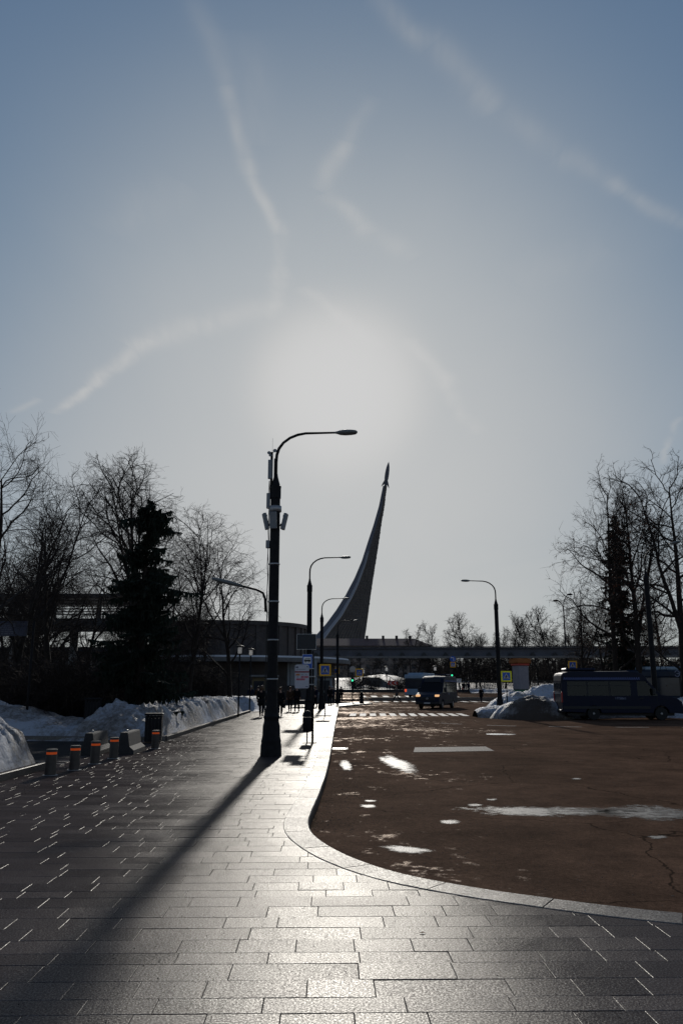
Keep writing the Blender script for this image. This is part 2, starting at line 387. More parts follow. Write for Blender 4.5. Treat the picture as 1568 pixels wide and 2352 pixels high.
spr.color_ramp.elements[0].position = .33; spr.color_ramp.elements[0].color = (.45, .45, .47, 1); spr.color_ramp.elements[1].position = .6; spr.color_ramp.elements[1].color = (1.0, 1.0, 1.0, 1)
l.new(sp_.outputs['Fac'], spr.inputs[0]); l.new(s1.outputs[0], cr.inputs[0]); l.new(cr.outputs[0], mix_.inputs[1]); l.new(spr.outputs[0], mix_.inputs[2]); ck2 = n.new('ShaderNodeMixRGB'); ck2.blend_type = 'MULTIPLY'; ck2.inputs[0].default_value = 1.0; l.new(mix_.outputs[0], ck2.inputs[1]); l.new(crk.outputs[0], ck2.inputs[2]); l.new(ck2.outputs[0], b.inputs['Base Color'])
# damp flecks: filled pores that catch the low sun, denser towards the kerb
sx_ = n.new('ShaderNodeSeparateXYZ'); l.new(g.outputs['Position'], sx_.inputs[0])
flk = tn(2.6, 7, .72); zone = tn(.16, 3, .5)
near_k = n.new('ShaderNodeMapRange'); near_k.inputs['From Min'].default_value = 0; near_k.inputs['From Max'].default_value = 9; near_k.inputs['To Min'].default_value = .11; near_k.inputs['To Max'].default_value = 0; l.new(sx_.outputs[0], near_k.inputs['Value'])
far_k = n.new('ShaderNodeMapRange'); far_k.inputs['From Min'].default_value = 14; far_k.inputs['From Max'].default_value = 45; far_k.inputs['To Min'].default_value = -.12; far_k.inputs['To Max'].default_value = -.02; l.new(sx_.outputs[1], far_k.inputs['Value'])
def mth(op, a, b_=None, c=None, clamp=False):
    x = n.new('ShaderNodeMath'); x.operation = op; x.use_clamp = clamp
    for i_, v in enumerate((a, b_, c)):
        if v is None: continue
        if isinstance(v, (int, float)): x.inputs[i_].default_value = v
        else: l.new(v, x.inputs[i_])
    return x.outputs[0]
dm = mth('ADD', mth('ADD', flk.outputs['Fac'], mth('MULTIPLY', mth('SUBTRACT', zone.outputs['Fac'], .5), .55)), mth('ADD', near_k.outputs[0], far_k.outputs[0]))
wet = n.new('ShaderNodeMapRange'); wet.inputs['From Min'].default_value = .60; wet.inputs['From Max'].default_value = .68; l.new(dm, wet.inputs['Value'])
rgh = mth('SUBTRACT', mth('ADD', .56, mth('MULTIPLY', fine.outputs['Fac'], .3)), mth('MULTIPLY', wet.outputs[0], .26), None, True)
bp = n.new('ShaderNodeBump'); bp.inputs['Strength'].default_value = 1.0; bp.inputs['Distance'].default_value = .010; l.new(fine.outputs['Fac'], bp.inputs['Height'])
l.new(bp.outputs[0], b.inputs['Normal']); b.inputs['Specular IOR Level'].default_value = .0
gfac = mth('ADD', .007, mth('MULTIPLY', wet.outputs[0], .06))
film(M_ASPH, rgh, bp.outputs[0], gfac, (1.0, .86, .76))

# ground to the horizon: old trampled snow and soil
M_GROUND = mat('snowy_ground', (.30, .29, .30), .8, var=.75, vscale=.35, bump=.5, bscale=2, col2=(.55, .56, .6))
mb = MB(); mb.add([(-4000, -600, -.30), (4000, -600, -.30), (4000, 6000, -.30), (-4000, 6000, -.30)], [(0, 1, 2, 3)])
mb.build('ground', M_GROUND, kind='structure')
# the road sheet
mb = MB(); ys = [-12] + list(range(0, 96, 8)) + list(range(96, 140, 3)) + [142]
xs = [-14, 0, 20, 60, 120]
for y in ys:
    for x in xs: mb.v.append((x, y, road_z(y)))
for i in range(len(ys) - 1):
    for j in range(len(xs) - 1):
        a = i * len(xs) + j; mb.f.append((a, a + 1, a + 1 + len(xs), a + len(xs))); mb.m.append(0)
road = mb.build('road', M_ASPH, kind='structure')

# pavement: bedding sheet, then slabs
far = KERB[0]
ped = []                                      # outline of the pavement on the road side: kerb middle line
for p, nn in zip(KERB, KN): ped.append(p + nn * (KW * .5))
LEFTX = -5.9
mb = MB()
poly = [Vector((far.x, far.y, 0)), Vector((3.2, 84.5, 0)), Vector((2.6, 91, 0)), Vector((-4, 93, 0)), Vector((-14, 93, 0)), Vector((-14, -12, 0)), Vector((KERB[-1].x, -12, 0))]
outline = [p for p in ped] + [Vector((KERB[-1].x, -12, 0)), Vector((-14, -12, 0)), Vector((-14, 93, 0)), Vector((-4, 93, 0)), Vector((2.6, 90, 0)), Vector((3.2, 84.5, 0))]
k = len(outline)
mb.add([(p.x, p.y, -.006) for p in outline], [tuple(range(k))])
mb.add([(p.x, p.y, -.006) for p in outline] + [(p.x, p.y, -.2) for p in outline], [(i, (i + 1) % k, (i + 1) % k + k, i + k) for i in range(k)])
pave = mb.build('pavement', M_GROUT, kind='structure')

def seg_near(q):
    bi, bd = 0, 1e9
    for i, p in enumerate(ped):
        d = (p.x - q.x) ** 2 + (p.y - q.y) ** 2
        if d < bd: bd, bi = d, i
    return bi, math.sqrt(bd)
def clip(poly, P, N):
    out = []
    for i in range(len(poly)):
        a, c = poly[i], poly[(i + 1) % len(poly)]
        da, dc = (a - P).dot(N), (c - P).dot(N)
        if da >= 0: out.append(a)
        if da * dc < 0: out.append(a + (c - a) * (da / (da - dc)))
    return out
rs = random.Random(5)
ROT = R(1.2); cr_, sr_ = math.cos(ROT), math.sin(ROT)
def rot(x, y): return Vector((x * cr_ - y * sr_, x * sr_ + y * cr_, 0))
CH, CD, GAP = .0032, .0019, .002
def slab_geo(poly, dz, tilt):
    """slab with a chamfered upper edge; poly is counter-clockwise"""
    c = sum(poly, Vector()) / len(poly); k = len(poly)
    def zz(p): return dz + tilt[0] * (p.x - c.x) + tilt[1] * (p.y - c.y)
    top, mid = [], []
    for i in range(k):
        a, p, e = poly[i - 1], poly[i], poly[(i + 1) % k]
        d1 = (p - a); d2 = (e - p)
        if d1.length < 1e-5 or d2.length < 1e-5: n1 = n2 = (c - p).normalized()
        else:
            d1.normalize(); d2.normalize(); n1 = Vector((-d1.y, d1.x, 0)); n2 = Vector((-d2.y, d2.x, 0))
        den = 1 + n1.dot(n2); q = (n1 + n2) / den if den > .15 else n1
        mid.append(p + q * (GAP * .5)); top.append(p + q * (GAP * .5 + CH))
    vs = [(p.x, p.y, zz(p)) for p in top] + [(p.x, p.y, zz(p) - CD) for p in mid] + [(p.x, p.y, -.03) for p in mid]
    fs = [tuple(range(k))] + [(i + k, (i + 1) % k + k, (i + 1) % k, i) for i in range(k)] + [(i + 2 * k, (i + 1) % k + 2 * k, (i + 1) % k + k, i + k) for i in range(k)]
    return vs, fs
slabs = []
ROWH = .30
row = 0; y = .9
while y < 74:
    ROWH = rs.choice((.22, .28, .28, .3))
    off = rs.uniform(-.4, 0); x = -6.6 + off if y > 9 else -7.4 + off
    xr = 9.0 if y < 11 else 1.5
    while x < xr:
        w = rs.choice((.4, .4, .6, .6, .8))
        if y > 40: w *= 1.6
        pl = [rot(x, y), rot(x + w, y), rot(x + w, y + ROWH), rot(x, y + ROWH)]
        x += w
        c = sum(pl, Vector()) / 4
        if c.x < -6.75 + (.9 if c.y > 26.5 else 0): continue
        i, d = seg_near(c)
        if d < 1.2:
            pl = clip(pl, ped[i], KN[i])
            if len(pl) < 3: continue
            ar = abs(sum(pl[k].x * pl[(k + 1) % len(pl)].y - pl[(k + 1) % len(pl)].x * pl[k].y for k in range(len(pl)))) / 2
            if ar < .004: continue
        else:
            if (c - ped[i]).dot(KN[i]) < 0: continue
        cc = sum(pl, Vector()) / len(pl)
        vis = cc.y > 4.3 and abs(cc.x) < cc.y * .47 + .3
        slabs.append((vis, cc.y, pl))
    y += ROWH; row += 1
near = sorted([s for s in slabs if s[0]], key=lambda s: s[1])[:300]
nid = set(id(s) for s in near)
M_SL = [M_SLAB]
def set_tone(me, vals):
    a = me.attributes.new('tone', 'FLOAT', 'FACE'); a.data.foreach_set('value', vals)
rest_v, rest_f, rest_t = [], [], []
for s in slabs:
    dz = rs.gauss(0, .0011); tl = (rs.gauss(0, .0022), rs.gauss(0, .0022)); tone = rs.random()
    vs, fs = slab_geo(s[2], dz, tl)
    if id(s) in nid:
        me = bpy.data.meshes.new('slab'); me.from_pydata(vs, [], fs); me.materials.append(M_SLAB); set_tone(me, [tone] * len(fs)); me.update()
        o = bpy.data.objects.new('slab', me); COL.objects.link(o); o.parent = pave
    else:
        o_ = len(rest_v); rest_v += vs; rest_f += [tuple(i + o_ for i in f) for f in fs]; rest_t += [tone] * len(fs)
me = bpy.data.meshes.new('slab_field'); me.from_pydata(rest_v, [], rest_f); me.materials.append(M_SLAB); set_tone(me, rest_t); me.update()
o = bpy.data.objects.new('slab_field', me); COL.objects.link(o); o.parent = pave; o['kind'] = 'stuff'
# far pavement beyond the built slabs
mb = MB(); mb.add([(-13, 74.2, .0), (far.x - .3, 74.2, 0), (far.x - .2, far.y + 1, 0), (3.0, 84.6, 0), (2.5, 90, 0), (-13, 92.5, 0)], [(0, 1, 2, 3, 4, 5)])
fo = mb.build('far_pavement', M_SLAB, kind='structure')

M_DRIVE = mat('driveway_asphalt', (.022, .02, .02), .8, var=.4, vscale=3, bump=.5, bscale=50, spec=.1)
mb = MB(); mb.add([(-14, 18.6, -.002), (-6.72, 18.6, -.002), (-6.72, 26.55, -.002), (-14, 27.2, -.002)], [(0, 1, 2, 3)]); mb.build('driveway', M_DRIVE, kind='structure')
# granite kerb stones, dropping to flush on the right of the bend
kerb = bpy.data.objects.new('kerb', None); COL.objects.link(kerb); kerb['kind'] = 'structure'
def kerb_run(line, norms, w, per, top, hfun, parent, zb=-.22, off=0.0):
    i = 0
    while i < len(line) - 1:
        j = min(i + per, len(line) - 1)
        vs, fs = [], []
        gap = .006
        for q in range(i, j + 1):
            p, nn = line[q], norms[q]
            t = (line[min(q + 1, len(line) - 1)] - line[max(q - 1, 0)]).normalized()
            sh = t * gap if q == i else (t * -gap if q == j else Vector())
            h = hfun(p); c = .018
            pr = [(0, zb), (0, h - c), (c, h), (w - .006, h), (w, h - .006), (w, zb)]
            for u, z in pr: vs.append((p.x + nn.x * u + sh.x, p.y + nn.y * u + sh.y, z))
        kk = 6
        for q in range(j - i):
            for e in range(kk - 1): a = q * kk + e; fs.append((a, a + 1, a + 1 + kk, a + kk))
        fs.append(tuple(range(kk))); fs.append(tuple((j - i) * kk + e for e in range(kk))[::-1])
        me = bpy.data.meshes.new('kerb_stone'); me.from_pydata(vs, [], fs); me.materials.append(M_KERB); set_tone(me, [rs.random()] * len(fs)); me.update()
        o = bpy.data.objects.new('kerb_stone', me); COL.objects.link(o); o.parent = parent
        i = j
kerb_run(KERB, KN, KW, 4, 0, lambda p: .007 + rs.gauss(0, .001) - .10 * sstep(2.2, 4.2, p.x) * 0, kerb)
# kerb at the far end, along the crossing street
fl = resample([Vector((far.x, far.y, 0)), Vector((3.2, 84.5, 0))], .5)
fn = []
for q in range(len(fl)):
    d = (fl[-1] - fl[0]).normalized(); fn.append(Vector((-d.y, d.x, 0)))
kerb_run(fl, fn, KW, 3, 0, lambda p: .007, kerb)
# ================================================================ BIG STRUCTURES
M_TITAN = mat('weathered_titanium', (.07, .073, .09), .7, .1, var=.25, vscale=.12, rvar=.12)
M_TITAN2 = mat('titanium_panel', (.085, .076, .07), .6, .35, var=.35, vscale=.25, rvar=.15)
M_RAILM = mat('polished_rail', (.38, .38, .40), .5, .6, var=.1)
M_CONC = mat('concrete', (.17, .165, .16), .8, var=.25, vscale=1.5, bump=.3, bscale=12)
M_BEAM = mat('beam_paint', (.085, .09, .11), .6, var=.3, vscale=.8, rvar=.1)
M_BROWNWALL = mat('brown_stone_wall', (.062, .05, .044), .8, var=.35, vscale=.5, bump=.3, bscale=6)
M_DARKMET = mat('dark_painted_metal', (.028, .03, .034), .5, .0, var=.3, vscale=6, rvar=.12, spec=.4)
M_BLACK = mat('black_paint', (.012, .012, .013), .5, var=.3, vscale=8)
M_WHITEP = mat('white_paint', (.62, .62, .62), .6, var=.12, vscale=3)
M_ORANGE = mat('orange_paint', (.33, .11, .02), .6, var=.2, vscale=2)
M_REDP = mat('red_paint', (.5, .05, .03), .5, var=.15, vscale=4)
M_PILLAR = mat('pillar_paint', (.26, .25, .28), .7, var=.15, vscale=2)
M_GREENP = mat('green_paint', (.05, .16, .09), .6, var=.2, vscale=3)
M_ROOFRED = mat('red_roof', (.085, .042, .036), .7, var=.3, vscale=.6)
M_FACADE = mat('facade_render', (.23, .18, .15), .85, var=.2, vscale=.3)
M_WINDARK = mat('dark_window', (.03, .035, .045), .15, var=.3, vscale=1)

def z7(x, y): return ((1150 + x / 2.768) * .57415, (1800 + y / 2.768) * .57415)
# ---- the soaring monument
YM = 362.0
LE = [(400, 1055), (620, 1010), (830, 950), (1010, 890), (1230, 820), (1420, 740), (1610, 640), (1770, 540), (1920, 430), (2040, 325), (2140, 225), (2300, 40), (2420, -110)]
MI = [(400, 1072), (640, 1040), (830, 985), (1050, 920), (1280, 860), (1500, 780), (1650, 710), (1850, 600), (2020, 470), (2200, 350), (2300, 250), (2420, 120)]
RE = [(400, 1097), (620, 1070), (830, 1035), (1050, 1005), (1330, 960), (1600, 920), (1870, 885), (2140, 847), (2300, 828), (2420, 815)]
lev = [400 + 2020 * i / 72 for i in range(73)]
def mpt(tab, yy, off):
    x = interp(tab, yy); p = at(*z7(x, yy), YM); return Vector((p.x, YM + off, p.z))
secs = []
for yy in lev:
    A, B, C = (mpt(t, yy, 0) for t in (LE, MI, RE)); w = (C - A).length
    B.y -= .42 * w + .4; D = (A + C) / 2; D.y += .5 * w + .4
    secs.append((A, B, C, D))
mon = thing('monument', 'tall tapering titanium monument sweeping up to a small rocket', 'monument', (secs[-1][1].x, YM, 0))
mon_loc = Vector(mon.location)
mb = MB()
for s in secs: mb.v += [tuple(p - mon_loc) for p in s]
for i in range(len(secs) - 1):
    for e in range(4): a, b_ = i * 4 + e, i * 4 + (e + 1) % 4; mb.f.append((a, b_, b_ + 4, a + 4)); mb.m.append(0)
mb.f.append((0, 1, 2, 3)); mb.m.append(0)
mb.build('plume', M_TITAN, mon)
mb = MB(); NC = 13
for i in range(len(secs) - 1):
    (A, B, C, D), (A2, B2, C2, D2) = secs[i], secs[i + 1]
    nc = NC if i > 22 else (8 if i > 10 else 4)
    nrm_ = (C - B).cross(B2 - B).normalized()
    if nrm_.y > 0: nrm_ = -nrm_
    for j in range(nc):
        u0, u1 = (j + .10) / nc, (j + .90) / nc; v0, v1 = .07, .93
        def P(u, v): return (B + (C - B) * u) * (1 - v) + (B2 + (C2 - B2) * u) * v
        q = [P(u0, v0), P(u1, v0), P(u1, v1), P(u0, v1)]
        k_ = .12 + .22 * random.Random(i * 31 + j).random()
        o_ = [p + nrm_ * k_ for p in q]
        mb.add([p - mon_loc for p in q] + [p - mon_loc for p in o_], [(4, 5, 6, 7), (0, 1, 5, 4), (1, 2, 6, 5), (2, 3, 7, 6), (3, 0, 4, 7)])
pf = mb.build('titanium_panel_field', M_TITAN2, mon, kind='stuff')
for q in (.72, .81, .90, .98):
    pts = []; rad = []
    for i in range(26, len(secs)):
        A, B, C, D = secs[i]; p = A + (B - A) * q; p.y -= .35; pts.append(p - mon_loc); rad.append(.07 + .007 * (i - 26))
    mb = MB(); mb.tube(pts, rad, 5); mb.build('rail', M_RAILM, mon, smooth=True)
rk = bpy.data.objects.new('rocket', None)
def r7(x, y): return at(*z7(x, y), YM + .5) - mon_loc
b0, b1 = r7(1080, 408), r7(1119, 130)
ax = (b1 - b0); mb = MB()
prof = [(0, .42), (.10, .55), (.22, .75), (.34, .98), (.5, 1.02), (.66, .92), (.8, .70), (.92, .36), (1, .03)]
mb.tube([b0 + ax * t for t, _ in prof], [r for _, r in prof], 12)
rk = mb.build('rocket', M_TITAN, mon, smooth=True)
axn = ax.normalized(); sidev = axn.cross(Vector((0, 1, 0))).normalized(); dep = axn.cross(sidev)
for a in range(4):
    v = sidev * math.cos(a * math.pi / 2 + .3) + dep * math.sin(a * math.pi / 2 + .3); t_ = axn.cross(v) * .08
    q = [b0 + ax * .28 + v * .7, b0 + ax * .12 + v * 1.5, b0 + ax * -.03 + v * 2.0, b0 + ax * .10 + v * .55]
    mb = MB(); mb.add([p + t_ for p in q] + [p - t_ for p in q], [(0, 1, 2, 3), (7, 6, 5, 4), (0, 4, 5, 1), (1, 5, 6, 2), (2, 6, 7, 3), (3, 7, 4, 0)])
    mb.build('fin', M_TITAN, rk)

# ---- monorail guideway
BEAM = [Vector((-24, 121, 0)), Vector((-5, 121, 0)), Vector((27, 120, 0)), Vector((60, 117, 0)), Vector((95, 113, 0))]
ml = thing('monorail_track', 'long grey elevated monorail beam on pillars behind the crossing', 'monorail', (-24, 121, 0))
def sect(line, prof, mats, name, parent, ref):
    mb = MB(); k = len(prof)
    for i, p in enumerate(line):
        d = (line[min(i + 1, len(line) - 1)] - line[max(i - 1, 0)]).normalized(); nn = Vector((-d.y, d.x, 0))
        for u, z in prof: mb.v.append(tuple(p + nn * u + Vector((0, 0, z)) - ref))
    for i in range(len(line) - 1):
        for e in range(k): a, b_ = i * k + e, i * k + (e + 1) % k; mb.f.append((a, b_, b_ + k, a + k)); mb.m.append(0)
    mb.f += [tuple(range(k)), tuple((len(line) - 1) * k + e for e in range(k))[::-1]]; mb.m += [0, 0]
    return mb.build(name, mats, parent)
ref = Vector(ml.location)
sect(BEAM, [(-.35, 6.05), (.35, 6.05), (.35, 7.05), (.75, 7.12), (.75, 7.3), (-.75, 7.3), (-.75, 7.12), (-.35, 7.05)], M_BEAM, 'beam', ml, ref)
sect(BEAM, [(-.62, 5.75), (.62, 5.75), (.62, 6.04), (-.62, 6.04)], M_CONC, 'lower_flange', ml, ref)
sect(BEAM, [(-.95, 7.31), (-.8, 7.31), (-.8, 7.42), (-.95, 7.42)], M_DARKMET, 'cable_tray', ml, ref)
for i in range(int(119 / 3.2)):
    x = -23 + i * 3.2; yy = interp([(p.x, p.y) for p in BEAM], x)
    mb = MB(); mb.prism([(x - .45, 6.06), (x + .45, 6.06), (x + .12, 6.55), (x - .12, 6.55)], yy - .60, yy - .36); mb.build('bracket', M_DARKMET, ml, loc=-ref)
for cx in (-5.1, 26.4, 57):
    cy = interp([(p.x, p.y) for p in BEAM], cx)
    c = thing('monorail_pillar', {-5.1: 'white monorail pillar with orange cap behind the bus stop sign', 26.4: 'white monorail pillar with orange cap behind the yellow crossing sign and snow heap', 57: 'white monorail pillar hidden behind the right hand trees'}[cx], 'pillar', (cx, cy, .5), R(28), 'pillars of the monorail')
    mb = MB(); mb.bbox(-.95, .95, -.8, .8, .65, 4.15, .12); mb.build('shaft', M_PILLAR, c)
    mb = MB(); mb.bbox(-1.0, 1.0, -.85, .85, -.5, .65, .12); mb.build('base_band', M_GREENP, c)
    mb = MB(); mb.bbox(-1.05, 1.05, -.9, .9, 4.15, 4.45, .05); mb.build('red_band', M_REDP, c)
    mb = MB(); mb.bbox(-1.3, 1.3, -1.05, 1.05, 4.45, 5.2, .1); mb.build('cap', M_ORANGE, c)
# ---- monorail station on the left (louvred hall on legs)
stn = thing('monorail_station', 'dark raised monorail station with louvred walls behind the left trees', 'station', (-27, 76, 0))
mb = MB(); mb.bbox(-16, 9, -3, 3, 7.05, 7.75, .05); mb.build('deck', M_DARKMET, stn)
mb = MB(); mb.bbox(-16.6, 9.4, -3.6, 3.6, 9.55, 9.95, .08); mb.build('roof', M_DARKMET, stn)
for k_ in range(6):
    z = 8.05 + k_ * .25
    mb = MB(); mb.box(-16, 9, -3.02, -2.95, z, z + .10); mb.build('louvre', M_DARKMET, stn)
for k_ in range(7):
    x = -15.8 + k_ * 4.1
    mb = MB(); mb.box(x, x + .3, -2.9, -2.6, 7.75, 9.55); mb.build('roof_post', M_DARKMET, stn)
mb = MB(); mb.box(-16, 9, -2.6, -2.5, 6.55, 6.7); mb.build('lower_rail', M_DARKMET, stn)
for k_ in range(5):
    x = -15 + k_ * 5.6
    mb = MB(); mb.tube([(x, 0, -.3), (x, 0, 7.05)], .38, 10); mb.build('leg', M_CONC, stn, smooth=True)
# ---- round metro pavilion
pav = thing('round_pavilion', 'round brown metro pavilion behind the large lamp post', 'building', (-14, 101, 0))
PR = 9.6
def ring(r0, r1, z0, z1, n=56):
    m = MB(); m.lathe([(r0, z0), (r1, z0), (r1, z1), (r0, z1)], n); return m
ring(.1, PR, -.3, 8.6).build('drum', M_BROWNWALL, pav)
ring(PR - .3, PR + .28, 8.6, 9.05).build('cornice', M_BROWNWALL, pav)
for k_ in range(40):
    a = 2 * math.pi * k_ / 40
    if math.sin(a) > .35: continue
    M = Matrix.Rotation(a, 4, 'Z'); mb = MB(); mb.box(PR - .1, PR + .16, -.22, .22, 4.6, 8.6, 0, M); mb.build('pilaster', M_BROWNWALL, pav)
ring(PR - 1, PR + 5.5, 4.3, 4.75).build('canopy', M_CONC, pav)
M_SNOWROOF = mat('roof_snow', (.72, .75, .8), .7, var=.1, vscale=1)
ring(PR + .2, PR + 5.3, 4.755, 4.95).build('snow_layer', M_SNOWROOF, pav)
ring(.1, PR + 3.6, -.3, 4.3).build('lower_wall', M_BROWNWALL, pav)
# long low hall left of it
hall = thing('low_hall', 'long low dark hall with flat roof behind the left trees', 'building', (-34, 92, 0))
mb = MB(); mb.box(-30, 14, -6, 6, -.3, 5.3); mb.build('wall', M_BROWNWALL, hall)
mb = MB(); mb.box(-30.5, 14.5, -6.6, 6.5, 5.3, 5.75); mb.build('roof', M_DARKMET, hall)
for k_ in range(12):
    mb = MB(); mb.box(-28.4 + k_ * 3.5, -26.2 + k_ * 3.5, -6.05, -6.0, 1.0, 4.2); mb.build('window', M_WINDARK, hall)
# ---- kiosks under the guideway
def kiosk(x0, x1, y, h, lab, wall, dep=2.6, z0=-.02, dark=True):
    k_ = thing('kiosk', lab, 'kiosk', ((x0 + x1) / 2, y, z0), 0, 'kiosks by the pavilion')
    w = (x1 - x0) / 2
    mb = MB(); mb.bbox(-w, w, 0, dep, .0, h, .04); mb.build('body', wall, k_)
    mb = MB(); mb.bbox(-w - .25, w + .25, -.4, dep + .2, h, h + .22, .04); mb.build('roof', M_CONC, k_)
    mb = MB(); mb.box(-w + .15, w * .1, -.03, -.005, 1.05, h - .35); mb.build('window', M_WINDARK, k_)
    mb = MB(); mb.box(w * .25, w - .2, -.03, -.005, .05, h - .35); d_ = mb.build('door', M_DARKMET, k_)
    mb = MB(); mb.box(w * .3, w * .3 + .05, -.07, -.031, 1.0, 1.25); mb.build('handle', M_RAILM, d_)
    return k_
M_KYEL = mat('ochre_panel', (.20, .15, .075), .6, var=.2, vscale=2)
M_PALE = mat('pale_panel', (.30, .32, .34), .55, var=.15, vscale=1.2)
kiosk(-8.6, -6.5, 78.5, 2.55, 'ochre kiosk with flat roof behind the big lamp post', M_KYEL)
wallp = thing('panel_wall', 'pale panelled wall of a pavilion behind the two walking people', 'wall', (-6.0, 90.5, 0))
for k_ in range(5):
    mb = MB(); mb.bbox(-4.2 + k_ * 1.5, -2.74 + k_ * 1.5, 0, .25, 1.75, 4.6, .02); mb.build('panel', M_PALE, wallp)
mb = MB(); mb.box(-4.3, 3.4, .05, .3, -.1, 1.75); mb.build('plinth', M_WINDARK, wallp)
kiosk(-3.6, -1.1, 92, 2.7, 'white roofed kiosk behind the waiting people at the bus stop', M_PALE)
# ---- distant apartment block with a red roof
apt = thing('apartment_block', 'distant brick apartment block with a low red roof beyond the monorail', 'building', (18, 300, .7))
mb = MB(); mb.box(-34, 14, -7, 7, 0, 15.2); mb.build('wall', M_FACADE, apt)
mb = MB(); mb.add([(-35, -8, 15.2), (15, -8, 15.2), (15, 8, 15.2), (-35, 8, 15.2), (-29, 0, 18.2), (9, 0, 18.2)], [(0, 1, 5, 4), (1, 2, 5), (2, 3, 4, 5), (3, 0, 4), (3, 2, 1, 0)])
rf = mb.build('roof', M_ROOFRED, apt)
for x in (-20, -9, -3, 2, 7):
    mb = MB(); mb.box(x, x + .9, -1.2, .2, 16.4, 19.2); mb.build('chimney', M_BROWNWALL, rf)
wm = None
M_WINSILL = mat('window_frame', (.4, .4, .4), .6)
for r_ in range(5):
    for c_ in range(14):
        if wm is None:
            m_ = MB(); m_.box(-.75, .75, -.06, .02, 0, 1.6); wm = m_.mesh('window', M_WINDARK)
        o = bpy.data.objects.new('window', wm); COL.objects.link(o); o.parent = apt; o.location = (-31.5 + c_ * 3.3, -7.0, 1.2 + r_ * 2.9)
# ---- park ground and snow slope behind the fence
M_SNOW = bpy.data.materials.new('snow')
n, l, b = nodes_of(M_SNOW)
g = n.new('ShaderNodeNewGeometry')
a1 = n.new('ShaderNodeTexNoise'); a1.inputs['Scale'].default_value = 1.1; a1.inputs['Detail'].default_value = 7; a1.inputs['Roughness'].default_value = .68
a2 = n.new('ShaderNodeTexNoise'); a2.inputs['Scale'].default_value = 26; a2.inputs['Detail'].default_value = 4
for x in (a1, a2): l.new(g.outputs['Position'], x.inputs['Vector'])
att = n.new('ShaderNodeAttribute'); att.attribute_name = 'dirt'
ad = n.new('ShaderNodeMath'); ad.operation = 'ADD'; l.new(a1.outputs['Fac'], ad.inputs[0]); l.new(att.outputs['Fac'], ad.inputs[1])
cr = n.new('ShaderNodeValToRGB'); e_ = cr.color_ramp.elements
e_[0].position = .44; e_[0].color = (.49, .52, .585, 1); e_[1].position = 1.05; e_[1].color = (.07, .05, .038, 1)
e2 = cr.color_ramp.elements.new(.70); e2.color = (.27, .25, .24, 1)
a3 = n.new('ShaderNodeTexNoise'); a3.inputs['Scale'].default_value = 8; a3.inputs['Detail'].default_value = 9; a3.inputs['Roughness'].default_value = .78; l.new(g.outputs['Position'], a3.inputs['Vector'])  # fine noise darkens the colour: dirt specks and painted shade of pits
pt = n.new('ShaderNodeMath'); pt.operation = 'MULTIPLY_ADD'; pt.inputs[1].default_value = 1.25; l.new(a3.outputs['Fac'], pt.inputs[0])
p0 = n.new('ShaderNodeMath'); p0.operation = 'SUBTRACT'; p0.inputs[1].default_value = .60; l.new(ad.outputs[0], p0.inputs[0]); l.new(p0.outputs[0], pt.inputs[2])
l.new(pt.outputs[0], cr.inputs[0]); l.new(cr.outputs[0], b.inputs['Base Color'])
b.inputs['Roughness'].default_value = .62; b.inputs['Specular IOR Level'].default_value = .25
bp = n.new('ShaderNodeBump'); bp.inputs['Strength'].default_value = 1.0; bp.inputs['Distance'].default_value = .10; l.new(a3.outputs['Fac'], bp.inputs['Height']); l.new(bp.outputs[0], b.inputs['Normal'])

def heightfield(name, x0, x1, y0, y1, step, hf, dirt=None, kind=None, parent=None, zmin=-.35, smooth=True):
    nx, ny = int((x1 - x0) / step) + 1, int((y1 - y0) / step) + 1
    vs, fs, dv = [], [], []
    for j in range(ny):
        for i in range(nx):
            x, y_ = x0 + i * step, y0 + j * step; z = hf(x, y_); vs.append((x, y_, max(z, zmin)))
            dv.append(dirt(x, y_, z) if dirt else 0.0)
    for j in range(ny - 1):
        for i in range(nx - 1):
            a = j * nx + i; q = (a, a + 1, a + 1 + nx, a + nx)
            if max(vs[t][2] for t in q) > zmin + .001: fs.append(q)
    me = bpy.data.meshes.new(name); me.from_pydata(vs, [], fs); me.materials.append(M_SNOW)
    at_ = me.attributes.new('dirt', 'FLOAT', 'POINT'); at_.data.foreach_set('value', dv)
    if smooth: me.polygons.foreach_set('use_smooth', [True] * len(me.polygons))
    me.update()
    bm = bmesh.new(); bm.from_mesh(me); bmesh.ops.delete(bm, geom=[v for v in bm.verts if not v.link_faces], context='VERTS'); bm.to_mesh(me); bm.free()
    o = bpy.data.objects.new(name, me); COL.objects.link(o)
    if kind: o['kind'] = kind
    if parent: o.parent = parent
    return o
def park_h(x, y):
    h = .74 + .12 * fbm(x * .15, y * .15)
    h += 2.6 * sstep(142, 172, y) * sstep(-16, -6, x) * (1 - sstep(6, 20, x)) + 1.6 * sstep(150, 185, y) * sstep(2, 12, x)
    return h
heightfield('park_ground', -90, 130, 133.6, 330, 3.0, park_h, lambda x, y, z: .3 * fbm(x * .3, y * .3) + .20 + (.3 if x > 26 else 0), kind='structure', zmin=-5)
# stairs up the slope
st = thing('park_steps', 'dark park steps with handrail climbing the snowy slope', 'steps', (9, 150, .8))
for k_ in range(10):
    mb = MB(); mb.box(-1.8 + k_ * -.35, 1.8 + k_ * -.35, k_ * 1.1, k_ * 1.1 + 1.15, -.2, .2 + k_ * .26); mb.build('step', M_CONC, st)
mb = MB(); mb.tube([(2.2, 0, 1.1), (-1.2, 11, 3.7)], .06, 6); mb.build('handrail', M_DARKMET, st)
